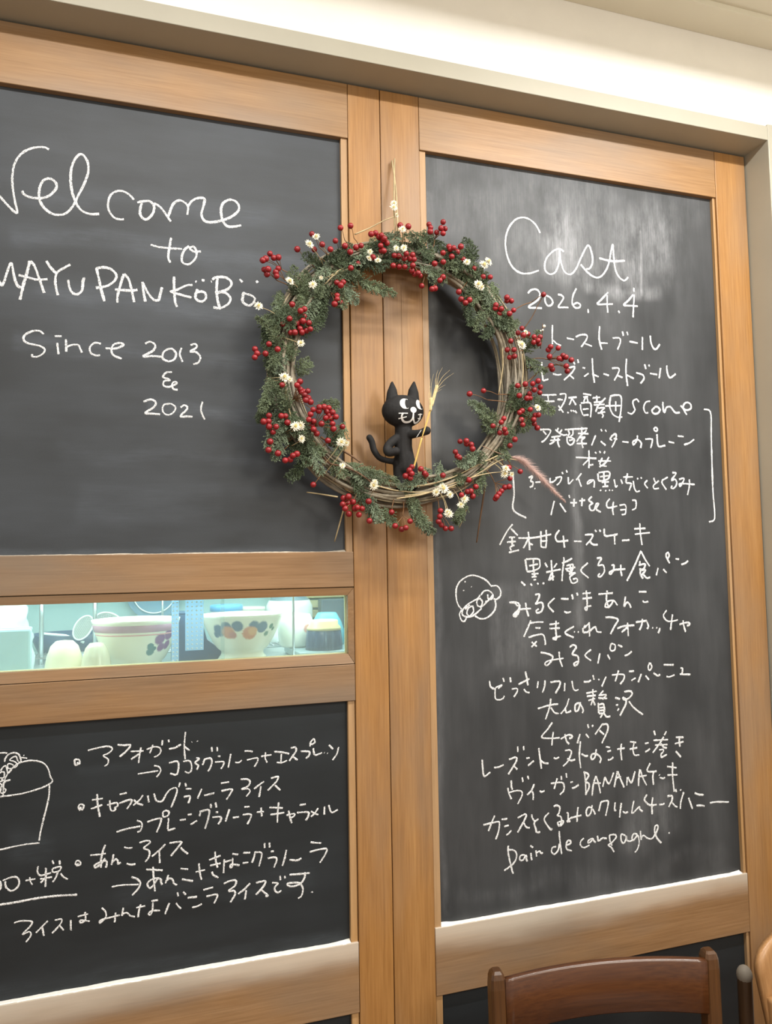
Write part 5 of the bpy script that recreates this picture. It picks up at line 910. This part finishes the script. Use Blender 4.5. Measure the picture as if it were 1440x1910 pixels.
wheat_ear((.0645, -.083, 1.7360), (.0750, -.083, 1.7710), 11, [((.074, -.083, 1.768), (.0788, -.08, 1.8009)), ((.074, -.083, 1.766), (.1026, -.08, 1.8024)), ((.072, -.083, 1.76), (.1107, -.08, 1.7973)), ((.070, -.083, 1.752), (.0930, -.08, 1.7738)), ((.073, -.083, 1.764), (.0755, -.08, 1.7882)), ((.075, -.083, 1.770), (.0880, -.08, 1.8060)), ((.068, -.083, 1.745), (.0850, -.08, 1.765))])

# ------------------------------------------------------------------ kitchen shelf seen through the narrow window
SH = 1.262
M_kwall = plain('pale_kitchen_wall', lin(158, 182, 182), .6, .03, 5)
M_steel = plain('brushed_steel', lin(200, 206, 208), .3, .05, 40, metal=.85)
M_ceram = plain('cream_glazed_china', lin(226, 222, 204), .25, .03, 20)
M_white = plain('white_china', lin(240, 242, 238), .25, .02, 20)
M_cream = plain('cream_plastic', lin(232, 222, 190), .35, .03, 20)
M_navy = plain('dark_blue_plastic', lin(44, 70, 104), .35, .1, 20)
M_sky = plain('sky_blue_glaze', lin(96, 178, 200), .25, .06, 40)
struct('wall_kitchen', B(-1.6, .8, .52, .56, 0, 2.6), M_kwall, 'pale kitchen wall behind the shelf', 'wall')
bm = bmesh.new(); box(bm, -1.05, .12, .036, .50, SH-.02, SH, .002); struct('shelf', bm, M_steel, 'steel shelf behind the narrow window', 'shelf')
sh = bpy.data.objects['shelf']
def bowl_prof(R, rb, H, foot, th=.0035):
    out = [(0, 0), (rb, 0), (rb, foot)]; n = 14; inn = []
    for k in range(1, n+1):
        t = k/n; out.append((rb + (R-rb)*t**.66, foot + (H-foot)*t))
    for k in range(n, 0, -1):
        t = k/n; inn.append((max(.002, rb + (R-rb)*t**.66-th), foot + (H-foot)*t + (th*.5 if k < n else 0)))
    return out + inn + [(0, foot+th)]
def blob_pattern(name, base, blobs, cx, cy):
    """glazed china with painted blobs: (angle, z, radius, colour) around the bowl's axis"""
    m, nt, b = new_mat(name); b.inputs['Roughness'].default_value = .25
    geo = nt.nodes.new('ShaderNodeNewGeometry'); wob = N(nt, 'ShaderNodeTexNoise'); wob.inputs['Scale'].default_value = 120; wob.inputs['Detail'].default_value = 3
    c = base
    for (x, y, z, r, col) in blobs:
        d = nt.nodes.new('ShaderNodeVectorMath'); d.operation = 'DISTANCE'; nt.links.new(geo.outputs['Position'], d.inputs[0]); d.inputs[1].default_value = (x, y, z)
        dd = math_n(nt, 'ADD', d.outputs['Value'], math_n(nt, 'MULTIPLY', math_n(nt, 'SUBTRACT', wob.outputs['Fac'], .5), r*.9))
        c = mix(nt, smooth(nt, dd, r, r*.8), c, col)
    if hasattr(c, 'is_linked'): nt.links.new(c, b.inputs['Base Color'])
    return m
def band(bm, c, prof_r, z0, z1, out=.0006, n=48):
    lathe(bm, c, [(prof_r(z0)+out*.2, z0), (prof_r(z0)+out, z0+.0005), (prof_r(z1)+out, z1-.0005), (prof_r(z1)+out*.2, z1)], n)
def bowl_radius(R, rb, H, foot):
    def f(z):
        return rb + (R-rb)*max(0, min(1, (z-foot)/(H-foot)))**.66
    return f
# large bowl with a mauve ribbon band and a purple flower
c1 = (-.450, .150, SH); t1 = empty('serving_bowl', c1, 'large cream bowl with a mauve ribbon band and purple flower on the shelf', 'bowl', 'cafe bowls behind the window')
fl = lambda a, z, R: (c1[0]+R*math.sin(a), c1[1]-R*math.cos(a), SH+z)
PU, TE = lin(128, 70, 128), lin(46, 110, 112)
mB1 = blob_pattern('cream_china_purple_flower', lin(228, 224, 204), [(*fl(.66, .052, .072), .013, PU), (*fl(.95, .060, .074), .014, PU), (*fl(.75, .036, .066), .010, PU), (*fl(.98, .040, .066), .010, PU), (*fl(.40, .040, .066), .0075, TE), (*fl(.42, .030, .062), .0085, TE), (*fl(.52, .036, .064), .005, TE)], *c1[:2])
R1 = bowl_radius(.080, .046, .088, .008)
bm = bmesh.new(); lathe(bm, c1, bowl_prof(.080, .046, .088, .008), 56); part('bowl_body', bm, mB1, t1, None, True)
bm = bmesh.new(); band(bm, c1, R1, .067, .080); part('mauve_band', bm, plain('mauve_glaze', lin(176, 130, 150), .3), t1, 'mauve painted band', True)
bm = bmesh.new(); band(bm, c1, R1, .061, .0635); part('pink_line', bm, plain('pink_glaze', lin(214, 150, 150), .3), t1, 'pink painted line', True)
# footed bowl with painted fruit and flowers
c2 = (-.2555, .125, SH+.004); t2 = empty('serving_bowl', c2, 'footed cream bowl painted with orange blooms and blue leaves on the shelf', 'bowl', 'cafe bowls behind the window')
fl = lambda a, z, R: (c2[0]+R*math.sin(a), c2[1]-R*math.cos(a), c2[2]+z)
OR, BL, GN = lin(206, 132, 96), lin(70, 104, 132), lin(70, 120, 92)
bl = []
for a, z, r, col in ((-.80, .060, .014, BL), (-.55, .068, .012, BL), (-.25, .070, .012, BL), (.18, .070, .011, BL), (.42, .066, .013, BL), (-.62, .044, .0085, BL), (-.28, .040, .010, BL), (.10, .036, .009, BL), (.40, .040, .010, BL), (-.95, .050, .010, BL), (.62, .050, .009, GN), (.66, .036, .009, GN), (.74, .066, .006, GN), (.85, .060, .005, GN), (-.52, .056, .015, OR), (-.40, .050, .011, lin(190, 120, 110)), (.08, .054, .016, OR), (.16, .058, .010, lin(216, 160, 110))):
    bl.append((*fl(a, z, .070), r, col))
mB2 = blob_pattern('cream_china_fruit', lin(228, 226, 206), bl, *c2[:2])
bm = bmesh.new(); pr = bowl_prof(.079, .040, .088, .018); pr = [(0, 0), (.047, 0), (.046, .004), (.040, .012)] + pr[2:]; lathe(bm, c2, pr, 56); part('bowl_body', bm, mB2, t2, None, True)
# cream moulds
def mould(x, y, rw, h, label, m, skew=0):
    t = empty('jelly_mould', (x, y, SH), label, 'mould', 'cream plastic moulds on the shelf')
    bm = bmesh.new(); lathe(bm, (x, y, SH), [(rw, 0), (rw*1.02, .002), (rw*.97, .006), (rw*.86, h*.5), (rw*.68, h*.82), (rw*.42, h*.97), (0, h), ], 40); part('dome', bm, m, t, None, True)
    bm = bmesh.new(); lathe(bm, (x, y, SH), [(rw*1.02, .0), (rw*1.06, .001), (rw*1.06, .003), (rw*1.02, .004)], 40); part('rim', bm, m, t, None, True)
    return t
mould(-.5705, .105, .034, .058, 'taller cream domed mould upside down, left of its pair', M_cream)
m, nt, b = new_mat('clear_cream_plastic'); b.inputs['Base Color'].default_value = lin(236, 228, 200); b.inputs['Roughness'].default_value = .15; b.inputs['Alpha'].default_value = .72
mould(-.5160, .080, .0270, .054, 'half clear cream mould beside the mauve banded bowl', m)
# clear plastic bag and box at the left
m, nt, b = new_mat('clear_plastic_film'); b.inputs['Base Color'].default_value = lin(226, 240, 238); b.inputs['Roughness'].default_value = .25; b.inputs['Alpha'].default_value = .55
bm = bmesh.new(); rr = random.Random(5)
for iz in range(10):
    for ix in range(12):
        pass
gx, gz = 26, 18; gr = []
for i in range(gz+1):
    row = []
    for j in range(gx+1):
        u, v = j/gx, i/gz; a = (u-.5)*2*PI*.98
        rx, ry = .066*(1-.25*v**2), .042*(1-.3*v**2)
        f = noise.noise(Vector((u*9, v*7, 2.2)))*.010*(.3+v)
        row.append(bm.verts.new((-.690+(rx+f)*math.sin(a), .150-(ry+f)*math.cos(a), SH+.125*v + noise.noise(Vector((u*6, 3, v*2)))*.006*v)))
    gr.append(row)
for i in range(gz):
    for j in range(gx): bm.faces.new((gr[i][j], gr[i][j+1], gr[i+1][j+1], gr[i+1][j]))
t = empty('plastic_bag', (-.690, .150, SH), 'crumpled clear plastic bag at the shelf\'s left end', 'bag'); part('film', bm, m, t, None, True)
bm = bmesh.new(); box(bm, -.728, -.622, .085, .098, SH, SH+.082, .004); box(bm, -.728, -.622, .098, .103, SH+.078, SH+.084, .002)
tag(obj('plastic_box', bm, plain('pale_blue_clear_plastic', lin(176, 208, 216), .2, .05)), 'pale blue plastic box in front of the plastic bag', 'box')
# wire rack with uprights
t = empty('wire_rack', (-.35, .24, SH), 'chrome wire dish rack with thin uprights on the shelf', 'rack')
bm = bmesh.new()
for y in (.245, .27, .295, .32): tube(bm, [(-.70, y, SH+.012), (-.02, y, SH+.012)], .0018, 6)
for k in range(46): tube(bm, [(-.70+.015*k, .245, SH+.0145), (-.70+.015*k, .32, SH+.0145)], .0012, 5)
part('wire_grid', bm, M_steel, t, None, True)
for x, y in ((-.6255, .25), (-.5300, .27), (-.40, .28)):
    bm = bmesh.new(); tube(bm, [(x, y, SH), (x, y, SH+.19)], .0022 if x > -.5 else .0042, 8); part('upright', bm, M_steel, t, None, True)
bm = bmesh.new(); tube(bm, [(-.165, .078, SH), (-.165, .078, SH+.22)], .0022, 8); tag(obj('shelf_rod', bm, M_steel, None, True), 'thin chrome upright rod between the fruit bowl and the dark blue jar', 'rod')
# skimmers hanging behind
def skimmer(x, z, tilt, label):
    t = empty('skimmer', (x, .300, z), label, 'skimmer', 'perforated skimmers hanging at the back')
    bm = bmesh.new(); n = 28; pts = []
    ca, sa = math.cos(tilt), math.sin(tilt)
    for k in range(n): 
        a = 2*PI*k/n; u, v = .026*math.cos(a), .016*math.sin(a); pts.append(Vector((x+u*ca-v*sa, .300, z+u*sa+v*ca)))
    tube(bm, pts, .0018, 6, True); part('rim', bm, M_white, t, None, True)
    bm = bmesh.new()
    for i in range(-6, 7):
        for j in range(-4, 5):
            u, v = i*.0038+(j % 2)*.0019, j*.0034
            if (u/.023)**2+(v/.0135)**2 < 1: ball(bm, (x+u*ca-v*sa, .300, z+u*sa+v*ca), .0013, .0006, .0013, 6, 4)
    vs = [bm.verts.new((p.x, .3012, p.z)) for p in pts]; bm.faces.new(vs)
    part('perforated_disc', bm, M_steel, t, None, True)
skimmer(-.5540, 1.3255, 1.05, 'left perforated skimmer leaning on a thick upright')
skimmer(-.5050, 1.3375, -.35, 'right perforated skimmer above the mauve banded bowl')
# dark pan with a white edge
t = empty('frying_pan', (-.60, .36, 1.300), 'dark blue grey pan with a white edge behind the cream moulds', 'pan')
bm = bmesh.new(); lathe(bm, (-.590, .40, SH+.006), [(0, 0), (.055, 0), (.072, .040), (.076, .040), (.057, -.003), (0, -.003)], 40); part('pan_body', bm, M_navy, t, None, True)
bm = bmesh.new(); tube(bm, [(-.640, .345, SH+.052), (-.590, .335, SH+.046), (-.555, .34, SH+.030)], .003, 8); part('handle', bm, M_white, t, 'white handle', True)
# plate with a white ring standing against the wall
t = empty('round_plate', (-.418, .50, 1.385), 'blue grey round plate with a white ring leaning on the back wall', 'plate')
def disc_y(bm, c, R, th, n=48):
    a = [bm.verts.new((c[0]+R*math.cos(2*PI*k/n), c[1], c[2]+R*math.sin(2*PI*k/n))) for k in range(n)]; b = [bm.verts.new((v.co.x, c[1]+th, v.co.z)) for v in a]
    bm.faces.new(a); bm.faces.new(b[::-1])
    for k in range(n): bm.faces.new((a[k], a[(k+1) % n], b[(k+1) % n], b[k]))
bm = bmesh.new(); disc_y(bm, (-.414, .500, 1.385), .062, .008); bmesh.ops.recalc_face_normals(bm, faces=bm.faces[:]); part('plate_body', bm, plain('blue_grey_plate', lin(108, 138, 158), .3), t)
bm = bmesh.new(); tube(bm, [Vector((-.414+.047*math.cos(2*PI*k/40), .4985, 1.385+.047*math.sin(2*PI*k/40))) for k in range(40)], .0016, 6, True); part('white_ring', bm, M_white, t, 'white painted ring', True)
m, nt, b = new_mat('pale_blue_translucent_sheet'); o_ = nt.nodes['Material Output']; b.inputs['Base Color'].default_value = lin(190, 216, 238); b.inputs['Roughness'].default_value = .5
tr = N(nt, 'ShaderNodeBsdfTranslucent'); tr.inputs[0].default_value = lin(200, 226, 246); ms = N(nt, 'ShaderNodeMixShader', i0=.6); nt.links.new(b.outputs[0], ms.inputs[1]); nt.links.new(tr.outputs[0], ms.inputs[2]); nt.links.new(ms.outputs[0], o_.inputs[0])
M_sheet = m
# dotted pale blue papers standing behind the glass
def dotted(x0, x1, z0, z1, y, label):
    t = empty('dotted_strip', ((x0+x1)/2, y, z0), label, 'strip', 'pale blue dotted strips behind the glass')
    part('sheet', B(x0, x1, y, y+.0015, z0, z1, .0004), M_sheet, t)
    bm = bmesh.new(); nx = max(2, int((x1-x0)/.0068)); nz = int((z1-z0)/.0072)
    for i in range(nx):
        for j in range(nz): ball(bm, (x0+(i+.5)*(x1-x0)/nx, y-.0002, z0+(j+.5)*(z1-z0)/nz), .0021, .0008, .0015, 6, 4)
    part('raised_dots', bm, M_white, t, 'white raised dots', True)
dotted(-.3896, -.3770, SH+.0005, 1.386, .048, 'narrower pale blue dotted strip in front of the mauve banded bowl')
dotted(-.3660, -.3340, 1.2965, 1.386, .048, 'wider pale blue dotted strip in front of the dark blue box')
# the wider strip is pinned to the dark blue box behind it
t = empty('storage_box', (-.345, .19, SH), 'dark blue storage box with a sloping front between the two bowls', 'box')
bm = bmesh.new(); v = [(-.385, .165, SH), (-.285, .165, SH), (-.285, .215, SH), (-.385, .215, SH), (-.385, .165, SH+.018), (-.290, .165, SH+.010), (-.350, .215, SH+.096), (-.385, .215, SH+.096), (-.335, .165, SH+.092), (-.385, .165, SH+.092)]
pf = [(-.385, SH), (-.285, SH), (-.288, SH+.016), (-.318, SH+.040), (-.333, SH+.092), (-.385, SH+.092)]
a = [bm.verts.new((x, .047+.0035 if False else .175, z)) for x, z in pf]; b = [bm.verts.new((x, .225, z)) for x, z in pf]
bm.faces.new(a); bm.faces.new(b[::-1])
for k in range(len(pf)): bm.faces.new((a[k], b[k], b[(k+1) % len(pf)], a[(k+1) % len(pf)]))
bmesh.ops.recalc_face_normals(bm, faces=bm.faces[:]); part('box_body', bm, M_navy, t)
part('box_lip', B(-.386, -.332, .173, .227, SH+.0915, SH+.0955, .001), M_navy, t)
# containers at the back
t = empty('lidded_tub', (-.262, .36, SH), 'clear tub with a sky blue lid behind the fruit bowl', 'tub')
bm = bmesh.new(); lathe(bm, (-.262, .36, SH), [(0, 0), (.030, 0), (.034, .084), (0, .084)], 32); part('tub_body', bm, M_white, t, None, True)
bm = bmesh.new(); lathe(bm, (-.262, .36, SH+.084), [(0, 0), (.036, 0), (.036, .012), (.033, .014), (0, .014)], 32); part('lid', bm, plain('blue_lid', lin(92, 168, 220), .3), t, 'sky blue lid', True)
t = empty('lidded_tub', (-.208, .415, SH), 'plain white tub right of the blue lidded tub', 'tub')
bm = bmesh.new(); lathe(bm, (-.208, .415, SH), [(0, 0), (.034, 0), (.038, .080), (0, .080)], 32); part('tub_body', bm, M_white, t, None, True)
bm = bmesh.new(); lathe(bm, (-.208, .415, SH+.080), [(0, 0), (.040, 0), (.040, .008), (0, .009)], 32); part('lid', bm, M_ceram, t, None, True)
t = empty('rice_cooker', (-.108, .43, SH), 'white rounded appliance with a grey sloping lid at the back', 'cooker')
bm = bmesh.new(); lathe(bm, (-.108, .43, SH), [(0, 0), (.052, 0), (.055, .02), (.055, .085), (.048, .100), (0, .104)], 40); part('cooker_body', bm, M_white, t, None, True)
bm = bmesh.new(); lathe(bm, (-.108, .43, SH+.098), [(0, .024), (.024, .024), (.046, .004), (.048, 0), (0, 0)], 40); part('lid', bm, plain('grey_lid', lin(120, 140, 150), .3), t, 'grey lid', True)
# white mug with pink flowers
cm = (-.1385, .195, SH+.016); t = empty('mug', cm, 'white jar with pink flowers behind the chrome upright', 'jar')
mM = blob_pattern('white_china_pink_flowers', lin(238, 240, 230), [(cm[0]+.018, cm[1]-.030, cm[2]+.038, .010, lin(214, 150, 140)), (cm[0]+.030, cm[1]-.022, cm[2]+.040, .009, lin(206, 140, 132)), (cm[0]+.022, cm[1]-.028, cm[2]+.020, .007, lin(120, 110, 110)), (cm[0]+.031, cm[1]-.020, cm[2]+.018, .006, lin(190, 110, 110))], 0, 0)
bm = bmesh.new(); lathe(bm, cm, [(0, 0), (.028, 0), (.034, .006), (.036, .030), (.036, .052), (.030, .066), (.0, .070)], 40); part('jar_body', bm, mM, t, None, True)
# tray, dark blue cup with a cream foot, sky blue bowl
bm = bmesh.new(); box(bm, -.155, -.02, .085, .24, SH, SH+.016, .004); tag(obj('serving_tray', bm, plain('grey_tray', lin(150, 168, 172), .35)), 'low grey tray under the dark blue jar', 'tray')
cj = (-.0950, .125, SH+.0162); t = empty('glazed_jar', cj, 'dark blue glazed jar with a cream rim at the window\'s right end', 'jar')
m, nt, b = new_mat('dark_blue_drip_glaze'); b.inputs['Roughness'].default_value = .2
n1 = noise_tex(nt, coords(nt, (160, 160, 18)), 1.0, 3); nt.links.new(ramp(nt, n1, [(.45, lin(40, 58, 92)), (.62, lin(66, 88, 120)), (.75, lin(170, 180, 180))]).outputs[0], b.inputs['Base Color'])
bm = bmesh.new(); lathe(bm, cj, [(0, 0), (.037, 0), (.0372, .008), (.0345, .035), (.0325, .0395)], 44); part('jar_body', bm, m, t, None, True)
bm = bmesh.new(); lathe(bm, cj, [(.0325, .0395), (.0345, .038), (.0335, .043), (.0285, .0485), (.0285, .0555), (.0265, .057), (.024, .055), (.022, .045), (0, .043)], 44); part('cream_rim', bm, plain('cream_rim_glaze', lin(222, 204, 150), .35), t, 'cream glazed rim', True)
cs = (-.0700, .203, SH+.0162); bm = bmesh.new(); lathe(bm, cs, [(0, 0), (.034, 0), (.036, .004), (.036, .030), (.030, .048), (.020, .0655), (.018, .0665), (0, .0665)], 40)
t = empty('tea_bowl', cs, 'sky blue bowl upside down behind the dark blue jar', 'bowl'); part('bowl_body', bm, M_sky, t, None, True)
# slatted crate and dark box at the back right
t = empty('wooden_crate', (-.06, .50, SH), 'pale slatted wooden crate at the back right', 'crate')
for k in range(6): part('slat', B(-.125, .06, .490, .500, SH+.004+.024*k, SH+.022+.024*k, .001), M_reveal, t)
for x in (-.12, .05): part('crate_post', B(x, x+.012, .500, .512, SH, SH+.15, .001), M_reveal, t)
bm = bmesh.new(); box(bm, -.030, .040, .430, .470, SH+.030, SH+.098, .003); box(bm, -.030, .040, .430, .470, SH, SH+.029, .003)
tag(obj('dark_box', bm, plain('dark_grey_box', lin(74, 86, 98), .5)), 'dark grey box in the window\'s upper right corner', 'box')

# ------------------------------------------------------------------ chairs in front of the doors
def lpart(name, bm, m, par, label=None, sm=False):
    o = obj(name, bm, m, None, sm); o.parent = par
    if label: o['label'] = label
    return o
def rbar(bm, p0, p1, wx, wy, bev=.004):
    """square bar from p0 to p1 (mostly vertical) with eased edges and a softly rounded top"""
    p0, p1 = Vector(p0), Vector(p1); rings = []
    for t, k in ((0, 1), (.3, 1), (.6, 1), (.9, 1), (.965, 1), (.985, .92), (.995, .76), (1, .5)):
        c = p0.lerp(p1, t); ring = []
        for sx, sy in ((-1, -1), (1, -1), (1, 1), (-1, 1)):
            X, Y = sx*wx/2*k, sy*wy/2*k
            for q in (0, 1):
                if (sx*sy > 0) == (q == 0): ring.append(bm.verts.new(c + Vector((X, Y-sy*bev*k, 0))))
                else: ring.append(bm.verts.new(c + Vector((X-sx*bev*k, Y, 0))))
        rings.append(ring)
    for a, b in zip(rings, rings[1:]):
        for k in range(8): bm.faces.new((a[k], a[(k+1) % 8], b[(k+1) % 8], b[k]))
    bm.faces.new(rings[0][::-1]); bm.faces.new(rings[-1])
    bmesh.ops.recalc_face_normals(bm, faces=bm.faces[:])
def curved_rail(bm, x0, x1, bow, y, z0, z1, th, crown=0, n=24, sagb=0):
    rows = []
    for i in range(n+1):
        t = i/n; x = x0+(x1-x0)*t; s = 4*t*(1-t); yy = y + bow*s; zt = z1 + crown*s; zb = z0 + sagb*s; e = .0035
        prof = [(yy-th/2, zb+e), (yy-th/2, zt-e), (yy-th/2+e, zt), (yy+th/2-e, zt), (yy+th/2, zt-e), (yy+th/2, zb+e), (yy+th/2-e, zb), (yy-th/2+e, zb)]
        rows.append([bm.verts.new((x, a, b)) for a, b in prof])
    for a, b in zip(rows, rows[1:]):
        for k in range(8): bm.faces.new((a[k], a[(k+1) % 8], b[(k+1) % 8], b[k]))
    bm.faces.new(rows[0][::-1]); bm.faces.new(rows[-1]); bmesh.ops.recalc_face_normals(bm, faces=bm.faces[:])
ch = empty('dining_chair', (.311, -.205, 0), 'dark red brown wooden chair with a bowed back rail in front of the right door', 'chair', rz=math.radians(-9.7))
hw = .19
for s in (-1, 1):
    bm = bmesh.new(); rbar(bm, (s*(hw-.004), -.012, 0), (s*(hw), .006, .769), .026, .030); lpart('back_post', bm, M_chair_post, ch)
    bm = bmesh.new(); rbar(bm, (s*.185, -.39, 0), (s*.185, -.385, .425), .032, .032); lpart('leg', bm, M_chair_post, ch)
bm = bmesh.new(); curved_rail(bm, -hw+.012, hw-.012, .024, -.003, .668, .7585, .015, .001, sagb=.004); lpart('back_rail', bm, M_chair, ch, None, True)
bm = bmesh.new(); curved_rail(bm, -hw+.012, hw-.012, .022, -.006, .52, .565, .013); lpart('back_rail', bm, M_chair, ch, None, True)
bm = bmesh.new(); box(bm, -.2, .2, -.405, -.02, .425, .45, .008, 3); lpart('seat', bm, M_chair, ch, None)
for s in (-1, 1): lpart('stretcher', B(s*.185-.008, s*.185+.008, -.38, -.02, .17, .19, .002), M_chair_post, ch)
lpart('stretcher', B(-.18, .18, -.21, -.194, .175, .192, .002), M_chair_post, ch)
# pale bent-wood chair, mostly outside the picture
pc = empty('bentwood_chair', (.775, -.295, 0), 'pale bentwood chair with a rounded back at the picture\'s right edge beside the dark chair', 'chair', rz=math.radians(-4))
bm = bmesh.new(); rows = []; n = 30; th = .014
outl = []
for i in range(n+1):
    t = i/n; z = .640+.165*t
    if z < .735: w_ = .196 + .016*((z-.64)/.095)
    else: k = (z-.735)/.070; w_ = .212*(1-min(1, k)**2.6)**.5 if k < 1 else .02
    outl.append((max(.02, w_), z))
for sgn in (0,):
    for (w_, z) in outl:
        row = []
        for j in range(17):
            u = -1+2*j/16; x = u*w_; y = .030*(1-(x/.21)**2) + (z-.64)*.10
            row.append((x, y, z))
        rows.append(row)
F = [[bm.verts.new((x, y-th/2, z)) for x, y, z in r] for r in rows]; K = [[bm.verts.new((x, y+th/2, z)) for x, y, z in r] for r in rows]
for A, rev in ((F, False), (K, True)):
    for a, b in zip(A, A[1:]):
        for j in range(16):
            q = (a[j], a[j+1], b[j+1], b[j]); bm.faces.new(q[::-1] if rev else q)
for i in range(n):
    bm.faces.new((F[i][0], F[i+1][0], K[i+1][0], K[i][0])); bm.faces.new((F[i][16], K[i][16], K[i+1][16], F[i+1][16]))
for j in range(16):
    bm.faces.new((F[0][j], K[0][j], K[0][j+1], F[0][j+1])); bm.faces.new((F[n][j], F[n][j+1], K[n][j+1], K[n][j]))
bmesh.ops.recalc_face_normals(bm, faces=bm.faces[:]); lpart('backrest', bm, M_palechair, pc, None, True)
for s in (-1, 1):
    bm = bmesh.new(); P = spline([(s*.190, -.002, .70), (s*.188, -.006, .64), (s*.182, -.016, .55), (s*.180, -.02, .44), (s*.185, 0, .0)], 8); tube(bm, P, .0115, 10); lpart('back_post', bm, M_palechair, pc, None, True)
    bm = bmesh.new(); tube(bm, [(s*.17, -.38, 0), (s*.165, -.36, .43)], .013, 10); lpart('leg', bm, M_palechair, pc, None, True)
    bm = bmesh.new(); tube(bm, [(s*.200, .056, .0), (s*.200, .056, .700), (s*.200, .056, .708)], [.0125, .0125, .0125], 12); o = lpart('rear_post', bm, M_darkpost, pc, 'dark brown worn post', True)
    bm = bmesh.new(); ball(bm, (s*.200, .056, .708), .0135, .0135, .017, 14, 10); c_ = lpart('post_cap', bm, M_cap, o, 'worn grey post tip', True)
bm = bmesh.new(); box(bm, -.19, .19, -.39, .03, .43, .452, .01, 3); lpart('seat', bm, M_chair, pc)
